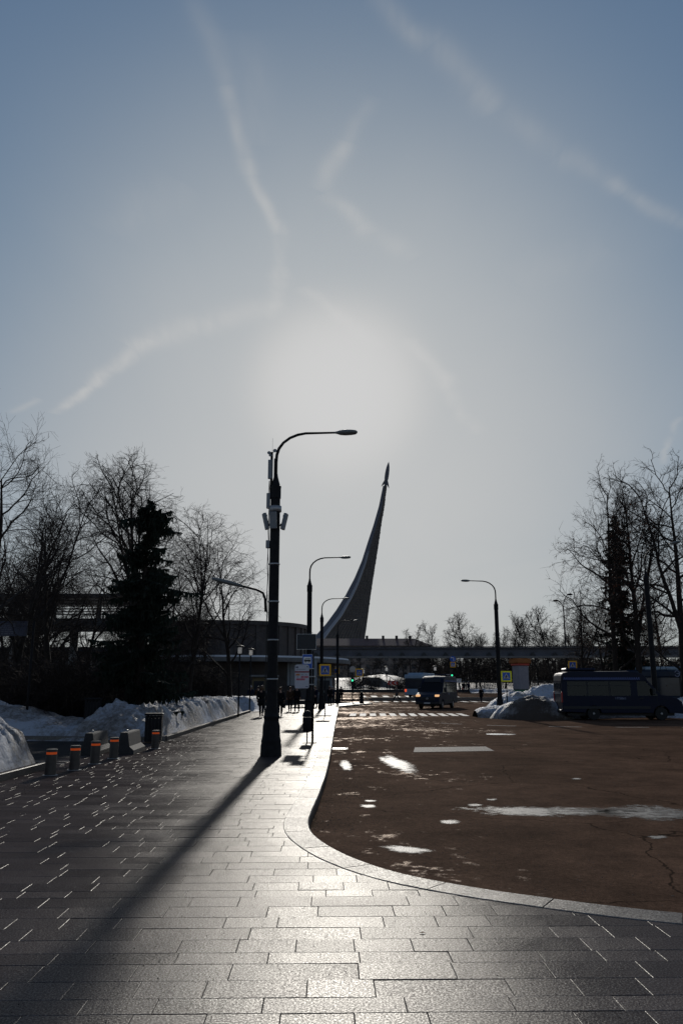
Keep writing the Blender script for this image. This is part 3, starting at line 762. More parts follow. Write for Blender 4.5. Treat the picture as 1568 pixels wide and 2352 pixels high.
# ---- park fence
def fence(x0, x1, y, z, lab, curved=False):
    f_ = thing('metal_fence', lab, 'fence', (x0, y, z))
    L = x1 - x0
    mb = MB(); mb.bbox(0, L, -.2, .2, -.5, .42, .03); mb.build('plinth', M_CONC if False else M_DARKMET, f_)
    for zz in (.55, 1.75): 
        mb = MB(); mb.box(0, L, -.025, .025, zz, zz + .06); mb.build('rail', M_BLACK, f_)
    mb = MB()
    nb = int(L / .26)
    for i in range(nb):
        x = .1 + i * .26; mb.box(x - .03, x + .03, -.02, .02, .42, 1.92 if i % 2 else 1.82)
    mb.build('bar_field', M_BLACK, f_, kind='stuff')
    for i in range(int(L / 3.0) + 1):
        mb = MB(); mb.box(i * 3.0 - .06, i * 3.0 + .06, -.06, .06, .2, 2.1); mb.ball((i * 3.0, 0, 2.16), .09, 8, 5); mb.build('post', M_BLACK, f_)
    return f_
fence(-4.2, 11.6, 131.5, .72, 'black iron park fence left of the blue van')
fence(14.2, 26.2, 132.5, .72, 'black iron park fence behind the blue van')
fence(28.6, 46, 131.5, .72, 'black iron park fence right of the white monorail pillar')
# chevron board, red with white arrows pointing left
cv = thing('chevron_sign', 'small red sign with two pale arrows on the park fence', 'sign', at(1060 / 3.92 * .5742 + 746.5, 1492.8 + 518 * .1465, 130.8) * 1.0)
cp = at(901.5, 1568.5, 130.8); cv.location = cp
mb = MB(); mb.bbox(-.8, .8, -.03, .03, -.32, .32, .01); mb.build('board', M_REDP, cv)
for dx in (-.55, .2):
    mb = MB(); mb.add([(dx, -.036, 0), (dx + .32, -.036, .27), (dx + .5, -.036, .27), (dx + .18, -.036, 0), (dx + .5, -.036, -.27), (dx + .32, -.036, -.27)], [(0, 3, 2, 1), (0, 5, 4, 3)]); mb.build('arrow', M_WHITEP, cv)
for dx in (-.7, .7):
    mb = MB(); mb.box(dx - .03, dx + .03, .031, .09, -1.3, .3); mb.build('post', M_BLACK, cv)
# median kerbs on the crossing street
for (xa, ya, xb, yb) in ((3.4, 103.5, 34, 102), (3.0, 108.5, 40, 107.5)):
    mb = MB(); mb.add([(xa, ya, road_z(ya) - .1), (xb, yb, road_z(yb) - .1), (xb, yb + .5, road_z(yb) - .1), (xa, ya + .5, road_z(ya) - .1), (xa, ya, road_z(ya) + .16), (xb, yb, road_z(yb) + .16), (xb, yb + .5, road_z(yb) + .16), (xa, ya + .5, road_z(ya) + .16)], [(4, 5, 6, 7), (0, 1, 5, 4), (1, 2, 6, 5), (2, 3, 7, 6), (3, 0, 4, 7)])
    mb.build('median_kerb', M_KERB, kind='structure')
# ================================================================ TREES, SHRUBS, SNOW BANKS
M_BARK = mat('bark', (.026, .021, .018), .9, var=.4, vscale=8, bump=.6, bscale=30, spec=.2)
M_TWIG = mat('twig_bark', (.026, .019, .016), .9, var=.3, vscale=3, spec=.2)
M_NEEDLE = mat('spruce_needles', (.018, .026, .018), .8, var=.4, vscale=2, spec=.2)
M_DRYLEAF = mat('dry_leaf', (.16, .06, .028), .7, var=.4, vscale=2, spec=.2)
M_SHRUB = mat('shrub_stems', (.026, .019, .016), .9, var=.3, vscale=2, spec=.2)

class TM:
    """fast tube collector for trees"""
    def __init__(s): s.v, s.f = [], []
    def tube(s, pts, rads, n):
        o = len(s.v); k = len(pts)
        d = (pts[-1] - pts[0]); d = d.normalized() if d.length > 1e-6 else Vector((0, 0, 1))
        u = d.orthogonal().normalized(); w = d.cross(u)
        cs_ = [(math.cos(6.2832 * j / n), math.sin(6.2832 * j / n)) for j in range(n)]
        for p, r in zip(pts, rads):
            for c, s_ in cs_: s.v.append((p.x + (u.x * c + w.x * s_) * r, p.y + (u.y * c + w.y * s_) * r, p.z + (u.z * c + w.z * s_) * r))
        for i in range(k - 1):
            a = o + i * n
            for j in range(n):
                b_ = (j + 1) % n; s.f.append((a + j, a + b_, a + b_ + n, a + j + n))
    def quad(s, c, a, b_):
        o = len(s.v); s.v += [tuple(c - a - b_), tuple(c + a - b_), tuple(c + a + b_), tuple(c - a + b_)]; s.f.append((o, o + 1, o + 2, o + 3))
    def mesh(s, name, m, smooth=True):
        me = bpy.data.meshes.new(name); me.from_pydata(s.v, [], s.f); me.materials.append(m)
        if smooth: me.polygons.foreach_set('use_smooth', [True] * len(me.polygons))
        me.update(); return me
def rnd_perp(d, rg):
    u = d.orthogonal().normalized(); w = d.cross(u); a = rg.uniform(0, 6.2832); return u * math.cos(a) + w * math.sin(a)
def grow(rg, start, d, length, r0, r1, nseg, wob, up, gnarl=0.0):
    pts = [start.copy()]; rads = [r0]; p = start.copy(); d = d.normalized()
    for i in range(nseg):
        d = (d + Vector((rg.gauss(0, wob), rg.gauss(0, wob), rg.gauss(0, wob) + up))).normalized()
        p = p + d * (length / nseg); pts.append(p.copy()); rads.append(r0 + (r1 - r0) * (i + 1) / nseg)
    return pts, rads, d
def bare_tree(seed, H=13.0, R0=.2, base=.28, spread=.55, limbs=12, fork=True, droop=0.0, twigr=.006, dens=1.0, leaves=0, lean=(0, 0), upness=.5, minr=.015):
    """linden-like winter tree: returns (trunk mesh, crown mesh, leaf mesh or None)"""
    rg = random.Random(seed); T, Cw, Lf = TM(), TM(), TM()
    stems = []
    tp, tr, td = grow(rg, Vector((0, 0, -.3)), Vector((lean[0], lean[1], 1)), H * .9, R0 * 1.25, R0 * .12, 12, .05, .04)
    tr[0] *= 1.25; T.tube(tp, tr, 9); stems.append((tp, tr, limbs, base))
    if fork:
        k = 4 + rg.randint(0, 2)
        d2 = (rnd_perp(td, rg) * .55 + Vector((0, 0, 1)))
        fp, fr, _ = grow(rg, tp[k], d2, H * .55, tr[k] * .75, R0 * .1, 8, .07, .06); T.tube(fp, fr, 7); stems.append((fp, fr, int(limbs * .6), .2))
    def child(pts, t):
        x = t * (len(pts) - 1); i = min(int(x), len(pts) - 2); f = x - i
        return pts[i].lerp(pts[i + 1], f), (pts[i + 1] - pts[i]).normalized(), i
    for sp, sr, nl, b0_ in stems:
        for a in range(nl):
            t = b0_ + (1 - b0_) * ((a + rg.random()) / nl) ** .9
            p, d, i = child(sp, min(t, .985)); out = rnd_perp(d, rg)
            ld = (out * (1 - upness * .6) + d * (upness + .3 * t)).normalized()
            LL = H * spread * (1.0 - .72 * t) * rg.uniform(.75, 1.2) + .5
            r_ = max(minr * 2.2, min(sr[i] * .6, LL * .018))
            lp, lr, _ = grow(rg, p, ld, LL, r_, minr, 8, .20, .05 - droop); T.tube(lp, lr, 6)
            n2 = max(4, int((5 + LL * 1.5) * dens))
            for b_ in range(n2):
                t2 = .18 + .82 * (b_ + rg.random()) / n2
                p2, d2, i2 = child(lp, min(t2, .99)); ld2 = (rnd_perp(d2, rg) * .95 + d2 * .65 + Vector((0, 0, .06 - droop))).normalized()
                L2 = (LL * .42 * (1.15 - .6 * t2) + .25) * rg.uniform(.7, 1.2)
                p2s, r2s, _ = grow(rg, p2, ld2, L2, max(minr * .95, lr[i2] * .5), twigr * 1.15, 4, .24, .02 - droop * 1.4); Cw.tube(p2s, r2s, 4)
                n3 = max(3, int((3 + L2 * 3.2) * dens))
                for c_ in range(n3):
                    t3 = .15 + .85 * (c_ + rg.random()) / n3
                    p3, d3, i3 = child(p2s, min(t3, .99)); ld3 = (rnd_perp(d3, rg) * .7 + d3 * .9).normalized()
                    L3 = (L2 * .42 + .12) * rg.uniform(.6, 1.2)
                    p3s, r3s, _ = grow(rg, p3, ld3, L3, twigr * 1.05, twigr * .7, 3, .28, .0 - droop * 2); Cw.tube(p3s, r3s, 3)
                    for e_ in range(2):
                        p4, d4, _i = child(p3s, rg.uniform(.3, .95)); ld4 = (rnd_perp(d4, rg) * .8 + d4).normalized()
                        L4 = L3 * rg.uniform(.35, .7); Cw.tube([p4, p4 + ld4 * L4 * .5 + Vector((0, 0, -droop * L4)), p4 + ld4 * L4 + Vector((0, 0, -droop * 3 * L4))], [twigr * .85, twigr * .8, twigr * .6], 3)
                    if leaves and rg.random() < leaves and p3s[-1].z < H * .8:
                        for e_ in range(3):
                            c = p3s[rg.randint(1, 3)] + Vector((rg.gauss(0, .05), rg.gauss(0, .05), -abs(rg.gauss(0, .05))))
                            a_ = Vector((rg.gauss(0, 1), rg.gauss(0, 1), rg.gauss(0, 1))).normalized(); bb = a_.orthogonal().normalized(); s_ = rg.uniform(.022, .045); Lf.quad(c, a_ * s_, bb * s_ * .7)
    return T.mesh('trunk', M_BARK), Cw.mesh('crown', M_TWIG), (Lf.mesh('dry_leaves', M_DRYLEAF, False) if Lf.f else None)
def put_tree(meshes, loc, rz, s, label, group, name='bare_tree', sx=1.0, cat='tree'):
    o = thing(name, label, cat, loc, rz, group); o.scale = (s * sx, s * sx, s)
    for nm, me in zip(('trunk', 'crown', 'dry_leaves'), meshes):
        if me is None: continue
        c = bpy.data.objects.new(nm, me); COL.objects.link(c); c.parent = o
        if nm == 'dry_leaves': c['kind'] = 'stuff'
    return o
def spruce(seed, H, prof, fill=1.0, droop=.5):
    """prof = [(height fraction, radius)...]; boughs set irregularly, hanging sprays of needles"""
    rg = random.Random(seed); T, Cw = TM(), TM()
    T.tube([Vector((0, 0, -.3)), Vector((.05, .03, H * .5)), Vector((0, 0, H))], [H * .018, H * .012, .02], 8)
    nb = int(26 * H * fill)
    for b_ in range(nb):
        t = .07 + .925 * ((b_ + rg.random()) / nb); z = t * H
        R_ = interp(prof, t) * (1 + .5 * noise.noise((seed * 3.1, z * 1.3, 0)))
        a = rg.uniform(0, 6.2832); L = R_ * rg.uniform(.45, 1.2) * (1 + .35 * noise.noise((math.cos(a) * 1.3, math.sin(a) * 1.3, z * .8 + seed)))
        if L < .12 or (t < .9 and noise.noise((math.cos(a) * 1.1 + seed, math.sin(a) * 1.1, z * 1.3)) > .22): continue
        d = Vector((math.cos(a), math.sin(a), 0)); sd_ = Vector((-d.y, d.x, 0)); dk = droop * rg.uniform(.6, 1.5); base = Vector((0, 0, z))
        pts = [base + d * L * f + Vector((0, 0, L * (.12 * f - dk * f * f + .22 * f ** 4))) for f in (0, .2, .4, .6, .8, 1.0)]
        T.tube(pts, [.03, .026, .022, .016, .011, .006], 4)
        ns = int(6 + L * 13)
        for q in range(ns):
            f = .10 + .90 * (q + rg.random()) / ns; x = f * 5; i = min(int(x), 4); p = pts[i].lerp(pts[i + 1], x - i)
            w = (.10 + .26 * (1 - f)) * min(1.0, L + .2) * rg.uniform(.5, 1.3)
            for sgn in (-1, 1):
                tip = p + sd_ * sgn * w + d * w * rg.uniform(.3, .9) + Vector((0, 0, -w * rg.uniform(.1, .9)))
                m_ = (p + tip) / 2; hh = Vector((rg.gauss(0, .5), rg.gauss(0, .5), 1)).normalized() * rg.uniform(.02, .05)
                o = len(Cw.v); Cw.v += [tuple(p - hh * .6), tuple(m_ - hh * 1.2), tuple(tip), tuple(m_ + hh * .8), tuple(p + hh * .6)]; Cw.f.append((o, o + 1, o + 2, o + 3, o + 4))
                o = len(Cw.v); Cw.v += [tuple(p), tuple(m_ + d * .05), tuple(tip), tuple(m_ - d * .05)]; Cw.f.append((o, o + 1, o + 2, o + 3))
                if rg.random() < .75:
                    c2 = p.lerp(tip, rg.uniform(.1, .95)); dn = Vector((rg.gauss(0, .06), rg.gauss(0, .06), -rg.uniform(.08, .30) * min(1, L + .3)))
                    o = len(Cw.v); Cw.v += [tuple(c2 + d * .035), tuple(c2 - d * .035), tuple(c2 - d * .02 + dn), tuple(c2 + sd_ * .02 + dn * 1.15)]; Cw.f.append((o, o + 1, o + 2, o + 3))
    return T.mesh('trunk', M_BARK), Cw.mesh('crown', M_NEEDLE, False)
def shrub_mesh(seed, h, r, n=60, leaves=0):
    rg = random.Random(seed); T = TM()
    for i in range(n):
        a = rg.uniform(0, 6.28); d = Vector((math.cos(a) * rg.uniform(.1, .7), math.sin(a) * rg.uniform(.1, .7), 1))
        pts, rads, dd = grow(rg, Vector((math.cos(a) * r * .25 * rg.random(), math.sin(a) * r * .25 * rg.random(), -.2)), d, h * rg.uniform(.6, 1.1), .012, .005, 5, .12, 0)
        T.tube(pts, rads, 3)
        for k in range(7):
            p = pts[rg.randint(1, 5)]; q, qr, _ = grow(rg, p, rnd_perp(dd, rg) + dd * .8, h * .3 * rg.uniform(.5, 1.2), .006, .0045, 3, .25, 0); T.tube(q, qr, 3)
            for m_ in range(3):
                p5 = q[rg.randint(1, 3)]; dv = Vector((rg.gauss(0, 1), rg.gauss(0, 1), rg.gauss(.4, 1))).normalized(); T.tube([p5, p5 + dv * h * .1], [.005, .004], 3)
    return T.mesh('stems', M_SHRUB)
P_ = lambda px, Y, z=0.0: Vector(((px - CX) / FPX * (Y * math.cos(PITCH) - CAMH * math.sin(PITCH)), Y, z))
TA = bare_tree(11, 13, .21, .26, .50, 14, dens=.9)
TB = bare_tree(23, 13, .18, .36, .42, 12, upness=.75)
TC = bare_tree(37, 12, .17, .22, .50, 13, droop=.03, upness=.6)
TD = bare_tree(41, 14, .26, .25, .62, 13, leaves=.0, upness=.35, dens=.95)
TE = bare_tree(53, 18, .26, .16, .42, 17, leaves=.8, upness=.3, twigr=.009, minr=.022, dens=.85)
TF = bare_tree(67, 18, .24, .26, .38, 16, leaves=.3, upness=.7, twigr=.009, minr=.02, dens=.85)
TG = bare_tree(71, 17, .25, .16, .40, 14, upness=.55, twigr=.017, minr=.035, dens=.9)
TH = bare_tree(83, 17, .22, .30, .30, 12, upness=.85, twigr=.016, minr=.03, dens=.75)
# left hand park
LT = 'bare trees in the left park'
put_tree(TD, P_(-75, 25), 2.2, .68, 'big bare tree at the left edge whose branch arches into the sky', LT)
put_tree(TB, P_(262, 41), .4, 1.0, 'slender bare tree standing left of the spruce', LT)
put_tree(TA, P_(318, 46), 1.7, 1.12, 'bare tree with branches spreading behind the top of the spruce', LT)
put_tree(TC, P_(428, 50), 2.9, .98, 'bare tree standing just right of the spruce', LT)
put_tree(TC, P_(527, 58), .9, .98, 'bare tree in front of the round pavilion', LT)
put_tree(TB, P_(118, 38), 3.9, .84, 'crooked bare tree above the left snow bank', LT)
put_tree(TA, P_(28, 34), 5.1, .74, 'low bare tree at the left edge above the dark information board', LT)
put_tree(TD, P_(70, 52), .3, .86, 'bare tree in the left background with a thick forked trunk', LT)
put_tree(TC, P_(190, 60), 4.4, .92, 'bare tree in front of the louvred station', LT)
put_tree(TA, P_(375, 66), 3.3, .85, 'bare tree in the gap behind the spruce', LT)
put_tree(TB, P_(20, 62), 1.1, .95, 'bare tree farthest left in the background', LT)
for i, (px, Y, s) in enumerate([(60, 70, .8), (110, 82, .85), (290, 78, .9), (345, 84, .8), (405, 82, .8), (455, 80, .75), (5, 80, .85), (250, 66, .7), (40, 44, .62), (95, 46, .6), (-10, 40, .6), (60, 58, .75), (300, 60, .7), (270, 90, .9), (85, 92, .9), (30, 94, .9), (425, 70, .7), (345, 55, .5)]):
    put_tree((TA, TC, TB)[i % 3], P_(px, Y), i * 1.37, s, 'bare tree deep in the dark left hand grove', 'background trees of the left grove')
SA = spruce(7, 9.3, [(0, 1.9), (.2, 1.95), (.4, 1.75), (.55, 1.5), (.68, 1.15), (.77, .95), (.815, .45), (.86, 1.15), (.92, 1.05), (.96, .5), (1, .08)], 1.25, .35)
put_tree(SA, P_(314, 32, 0), .6, 1.0, 'dark spruce with a ragged top in the left snow bed', None, 'spruce_tree')
# shrubs on the left, dense enough to hide the halls
SH = [shrub_mesh(s, 1.5, 1.1, 54) for s in (1, 2, 3)]
rg = random.Random(77); k_ = 0
for i in range(64):
    Y = rg.uniform(31, 72); px = rg.uniform(-30, 150 + 330 * sstep(28, 62, Y)); 
    if px > 330 and Y < 44: continue
    o = thing('bare_shrub', 'bare twiggy shrub in the left hand undergrowth', 'shrub', P_(px, Y), rg.uniform(0, 6.28), 'shrubs of the left undergrowth')
    s = rg.uniform(1.0, 2.3); o.scale = (s * 1.25, s * 1.25, s)
    c = bpy.data.objects.new('stems', SH[i % 3]); COL.objects.link(c); c.parent = o
for i in range(9):
    o = thing('bare_shrub', 'bare bush on the snowy slope behind the park fence', 'shrub', Vector((rg.uniform(-3, 13), rg.uniform(137, 158), .75)), rg.uniform(0, 6.28), 'bushes on the snowy slope')
    s = rg.uniform(1.4, 2.6); o.scale = (s, s, s); c = bpy.data.objects.new('stems', SH[i % 3]); COL.objects.link(c); c.parent = o
# right hand trees
RT = 'tall trees behind the parked minibus'
put_tree(TE, P_(1418, 62, .1), .8, 1.04, 'tall bare tree with brown leaves left of the narrow dark spruce', RT, sx=.74)
put_tree(TF, P_(1480, 60, .1), 2.6, .97, 'tall bare tree between the narrow spruce and the right edge', RT)
put_tree(TE, P_(1578, 57, .1), 3.5, 1.04, 'tall bare tree cut by the right edge of the view', RT)
SB = spruce(19, 15.5, [(0, 2.4), (.25, 2.0), (.45, 1.5), (.65, 1.15), (.8, .9), (.9, .75), (1, .15)], .95, .5)
put_tree(SB, P_(1443, 64, .1), 1.2, 1.0, 'narrow dark spruce behind the parked minibus', None, 'spruce_tree')
put_tree(TF, P_(1345, 78, .1), 1.2, .62, 'low bare tree with leaves behind the minibus roof', RT)
put_tree(TE, P_(1395, 84, .1), 5.0, .60, 'short reddish tree behind the minibus', RT)
put_tree(TE, P_(1530, 80, .1), 4.1, .62, 'short dark tree behind the far right lamp post', RT)
put_tree(TF, P_(1470, 90, .1), 2.0, .60, 'short bare tree behind the narrow spruce', RT)
# line of trees beyond the monorail on the right
FG = 'trees beyond the monorail'
fl_ = [(1000, 205, .86, TH, 'sparse larch standing alone left of the wide bare tree'), (1082, 190, .95, TG, 'wide bare tree beyond the monorail left of the right lamp post'), (1166, 195, .93, TG, 'bare tree just right of the right lamp post beyond the monorail'), (1217, 200, .96, TH, 'slim bare tree in the gap beyond the monorail'),
       (1268, 180, .98, TG, 'dense bare tree left of the double armed lamp'), (1312, 178, .9, TG, 'dense bare tree right of the double armed lamp')]
for i, (px, Y, s, t, lab) in enumerate(fl_): put_tree(t, P_(px, Y, .7), i * 2.1, s * 1.18, lab, FG, sx=.85)
bl = 'small bare tree in the far row beyond the monorail'
for i in range(26):
    px = 985 + i * 16 + rg.uniform(-6, 6); Y = rg.uniform(200, 235)
    put_tree((TG, TH)[i % 2], P_(px, Y, .7), i * 1.9, rg.uniform(.6, .95), bl, 'far row of small trees', sx=.9)
for i in range(24):
    px = 1040 + i * 24 + rg.uniform(-8, 8); Y = rg.uniform(140, 172)
    put_tree((TG, TH)[(i + 1) % 2], P_(px, Y, .7), i * 2.3, rg.uniform(.34, .44), 'dark bare tree under the level of the monorail beam', 'trees behind the park fence', sx=1.5)
for i in range(10):
    px = 800 + i * 26; put_tree((TG, TH)[i % 2], P_(px, rg.uniform(215, 270), 2.2), i * 2.7, rg.uniform(.48, .62), 'dim bare tree in front of the distant apartment block', 'trees by the apartment block', sx=1.4)
WB = bare_tree(97, 15, .2, .35, .30, 12, upness=.9, droop=.10, twigr=.014, minr=.025, dens=.9)
put_tree(WB, P_(941, 255, .7), 0, 1.32, 'pale weeping birch rising over the distant red roof', FG)
# distant wood closing the view on the right under the beam
wd = TM(); rg2 = random.Random(9)
for i in range(2600):
    px = rg2.uniform(980, 1750); Y = rg2.uniform(240, 300); p = P_(px, Y, .5); h = rg2.uniform(6, 11)
    wd.tube([p, p + Vector((rg2.gauss(0, .6), 0, h))], [.13, .04], 3)
    for q in range(4):
        b_ = p + Vector((0, 0, h * rg2.uniform(.25, .9))); wd.tube([b_, b_ + Vector((rg2.gauss(0, 1.6), rg2.gauss(0, 1), rg2.uniform(.4, 2)))], [.06, .03], 3)
me = wd.mesh('distant_wood', M_TWIG); o = bpy.data.objects.new('distant_wood', me); COL.objects.link(o); o['kind'] = 'stuff'

# ---------------------------------------------------------------- planters and snow
def planter(name, pts, lab):
    """granite edging of a snow-covered bed, one stone per metre"""
    t = thing(name, lab, 'kerb', pts[0]); ref = Vector(pts[0])
    line = resample([Vector(p) for p in pts], .5)
    for i in range(0, len(line) - 1, 2):
        a, c = line[i] - ref, line[min(i + 2, len(line) - 1)] - ref; d = (c - a)
        if d.length < .05: continue
        d.normalize(); nn = Vector((-d.y, d.x, 0)) * .075
        a = a + d * .005; c = c - d * .005
        mb = MB(); mb.add([tuple(p + Vector((0, 0, z))) for z in (-.1, .13) for p in (a - nn, c - nn, c + nn, a + nn)] + [tuple(p + Vector((0, 0, .145))) for p in (a - nn * .8, c - nn * .8, c + nn * .8, a + nn * .8)],
            [(0, 1, 5, 4), (1, 2, 6, 5), (2, 3, 7, 6), (3, 0, 4, 7), (4, 5, 9, 8), (5, 6, 10, 9), (6, 7, 11, 10), (7, 4, 8, 11), (8, 9, 10, 11)])
        o = mb.build('edge_stone', M_KERB, t); set_tone(o.data, [rs.random() * .5] * len(o.data.polygons))
planter('bed_edging', [(-6.45, 1, 0), (-6.4, 18.3, 0), (-13, 18.9, 0)], 'dark granite edging under the near left snow heap')
planter('bed_edging', [(-13.5, 27.4, 0), (-6.3, 26.6, 0), (-5.75, 26.8, 0), (-6.15, 55, 0)], 'granite edging along the snow ridge left of the pavement')
def bank_a(x, y):
    e = sstep(-6.40, -6.85, x) * (1 - sstep(17.55, 18.44, y))
    c = .50 + .60 * sstep(-6.6, -7.7, x) * math.exp(-((y - 16.2) / 4) ** 2)
    r = ridged(x * .9, y * .9, 1, 5); r2_ = ridged(x * 3.3, y * 3.3, 4, 4)
    return -.06 + e * (c * (.95 + .12 * r) + .06 * r + .11 * r2_ + .05 * fbm(x * 9, y * 9, 2, 3))
def dirt_a(x, y, z): return .34 * fbm(x * .8, y * .8, 5, 4) + .04 + .55 * max(0, fbm(x * 2.2, y * 2.2, 8, 4))
tag(heightfield('snow_heap', -11.5, -6.25, 8.5, 18.6, .07, bank_a, dirt_a, zmin=-.05), 'crusted snow heap on the near left bed beside the first bollard', 'snow heap')
def bank_b(x, y):
    e = sstep(26.75, 27.9, y) * (1 - sstep(-6.5, -5.9, x)); r = ridged(x * .55, y * .55, 4, 5)
    h = .18 + .36 * math.exp(-((y - 29.2) / 1.6) ** 2) * (.6 + .5 * sstep(-9.5, -12.5, x)) + .35 * math.exp(-((x + 13) / 2.2) ** 2 - ((y - 30) / 3) ** 2)
    r2_ = ridged(x * 2.6, y * 2.6, 8, 4)
    return -.06 + e * (h * (1 + .2 * r) + .07 * r + .06 * r2_ + .03 * fbm(x * 7, y * 7, 3, 3)) * (1 - .5 * sstep(34, 40, y))
tag(heightfield('snow_bank', -22, -8.35, 26.5, 50, .14, bank_b, lambda x, y, z: .3 * fbm(x * .6, y * .6, 9, 4) + .12 + .25 * sstep(30, 34, y), zmin=-.05), 'low blue shaded snow bank behind the row of bollards', 'snow bank')
def edge_x(y): return -5.85 - .4 * (y - 26.8) / 28
def bank_c(x, y):
    u = edge_x(y) - x                                       # distance inside the edging
    e = sstep(.05, .75, u) * (1 - .8 * sstep(2.2, 3.6, u)); r = ridged(x * 1.1, y * .6, 6, 5)
    h = interp([(26.6, 0), (27.3, .5), (28.6, .86), (31, .62), (33.5, .5), (36, .78), (41, .74), (46, .70), (50, .68), (53.5, .62), (55.5, .05)], y)
    r2_ = ridged(x * 3.4 + y * .8, y * 2.2, 2, 4)
    return -.06 + e * h * (1 + .2 * r) + (.08 * r + .10 * r2_ * min(1, h) + .04 * fbm(x * 8, y * 8, 1, 3)) * e
tag(heightfield('snow_ridge', -10.2, -5.8, 26.6, 55.8, .10, bank_c, lambda x, y, z:   .24 * fbm(x * .9, y * .5, 3, 4) + .10 + .14 * max(0, fbm(x * 3, y * 3, 6, 3)), zmin=-.05), 'long eroded snow ridge along the left edge of the pavement', 'snow ridge')
# far left snow behind
def bank_d(x, y):
    return -.05 + .75 * sstep(57, 59, y) * (1 - sstep(64, 67, y)) * sstep(-5.6, -6.6, x) * (1 + .4 * ridged(x * .8, y * .8, 2, 4) * .6)
tag(heightfield('snow_bank', -16, -5.4, 56.6, 67.5, .25, bank_d, lambda x, y, z: .1 * fbm(x, y, 3, 3), zmin=-.04), 'small snow bank beyond the end of the long ridge', 'snow bank')
# right heaps around the right lamp post
HX = lambda px, Y: (px - CX) / FPX * (Y * math.cos(PITCH) - CAMH * math.sin(PITCH))
def gau(x, y, cx, cy, rx, ry): 
    d = ((x - cx) / rx) ** 2 + ((y - cy) / ry) ** 2
    return max(0.0, 1 - d) ** .8 if d < 1 else 0.0
def heap_r(x, y):
    h = 0
    for px, Y, w, dp, hh in ((1130, 50.5, 1.5, 1.6, .55), (1172, 48.4, 1.25, 1.2, .62), (1182, 53.5, 2.2, 2.4, 1.05), (1226, 47.8, 2.3, 1.7, .98), (1262, 54.0, 3.2, 3.0, 1.45), (1290, 50, 3.2, 2.5, .8), (1330, 52, 5, 3.2, .75)):
        h = max(h, hh * gau(x, y, HX(px, Y), Y, w, dp)) + .12 * hh * gau(x, y, HX(px, Y), Y, w, dp)
    if h <= 0: return -.4
    r = ridged(x * .8, y * .8, 3, 4)
    return -.2 + h * (1 + .14 * r) + min(h, .5) * (.12 * ridged(x * 2.6, y * 2.6, 5, 4) + .05 * fbm(x * 6, y * 6, 2, 3))
def dirt_r(x, y, z):
    d1 = max(0, 1 - abs((x - HX(1215, 47.6)) / 1.7)) * max(0, 1 - abs(y - 47.0) / 1.6) * 1.1
    return .08 * fbm(x * .9, y * .9, 4, 4) - .04 + d1 + .35 * sstep(.30, .0, z) 
tag(heightfield('snow_heap', 8.2, 21, 45.4, 58, .12, heap_r, dirt_r, zmin=-.19), 'ploughed snow heap with dirty brown front around the right lamp post', 'snow heap')
def heap_s(x, y):
    h = max(1.25 * gau(x, y, 23.2, 50.5, 4.2, 3.2), 1.05 * gau(x, y, 20.4, 55, 3.5, 3.0), .9 * gau(x, y, 26, 47, 3.4, 3))
    if h <= 0: return -.4
    return -.2 + h * (1 + .14 * ridged(x * .7, y * .7, 8, 4)) + min(h, .5) * (.12 * ridged(x * 2.3, y * 2.3, 1, 4) + .04 * fbm(x * 6, y * 6, 1, 3))
tag(heightfield('snow_heap', 16.5, 29.5, 43.8, 58.5, .15, heap_s, lambda x, y, z: .15 * fbm(x * .7, y * .7, 2, 4) + .22 * max(0, fbm(x * .5 + 3, y * .5, 7, 2)), zmin=-.19), 'snow heap ahead of the parked minibus at the right edge', 'snow heap')
# thin snow strip along the far right kerb
def strip(x, y): return .1 + .55 * math.exp(-((y - 128.5) / 1.2) ** 2) * (1 + .4 * fbm(x * .5, y, 1, 3)) + (road_z(y) - .1)
tag(heightfield('snow_bank', 20, 60, 126, 131, .4, strip, lambda x, y, z: .1, zmin=-.3), 'low snow strip along the far kerb behind the people on the right', 'snow bank')
# slush crust on the road beside the right heap
# ================================================================ STREET FURNITURE
M_IRON = mat('cast_iron', (.014, .0135, .015), .6, .0, var=.35, vscale=7, bump=.15, bscale=40, spec=.12)
M_LUM = mat('luminaire_grey', (.13, .14, .14), .5, .3, var=.15)
M_ANT = mat('antenna_plastic', (.17, .185, .20), .5, var=.12, vscale=4)
M_YEL = mat('fluorescent_orange', (.95, .50, .02), .55, var=.05)
M_YEL2 = mat('fluorescent_yellow', (.90, .82, .02), .55, var=.05)
M_SBLUE = mat('sign_blue', (.03, .11, .48), .5, var=.08)
M_SWHITE = mat('sign_white', (.82, .80, .78), .55, var=.06, vscale=5)
M_SBLACK = mat('sign_black', (.012, .012, .012), .5)
M_BOARD = mat('timetable_board', (.50, .50, .55), .5, var=.06)
M_MAROON = mat('sign_maroon', (.24, .03, .04), .5)
M_TEXTD = mat('print_dark', (.04, .05, .10), .6)
M_ORTAG = mat('orange_tag', (.62, .22, .06), .5)
M_PINKTAG = mat('pink_tag', (.55, .16, .22), .5)
M_STEEL = mat('galvanised_steel', (.32, .33, .34), .45, .6, var=.2, vscale=5)
M_LED = mat('lit_orange_band', (.5, .08, .01), .4, emit=(1.0, .12, .01), estr=.32)
M_BOLL = mat('bollard_steel', (.07, .06, .052), .5, .3, var=.25, vscale=6, rvar=.1)
M_GREENL = mat('green_signal', (.0, .3, .15), .4, emit=(.05, 1, .45), estr=3.0)
M_REDL = mat('red_signal', (.4, .02, .01), .4, emit=(1, .08, .03), estr=2.5)
M_FROST = bpy.data.materials.new('frosted_glass')
n, l, b = nodes_of(M_FROST); tr_ = n.new('ShaderNodeBsdfTranslucent'); tr_.inputs[0].default_value = (.85, .85, .85, 1); l.new(tr_.outputs[0], n['Material Output'].inputs['Surface'])

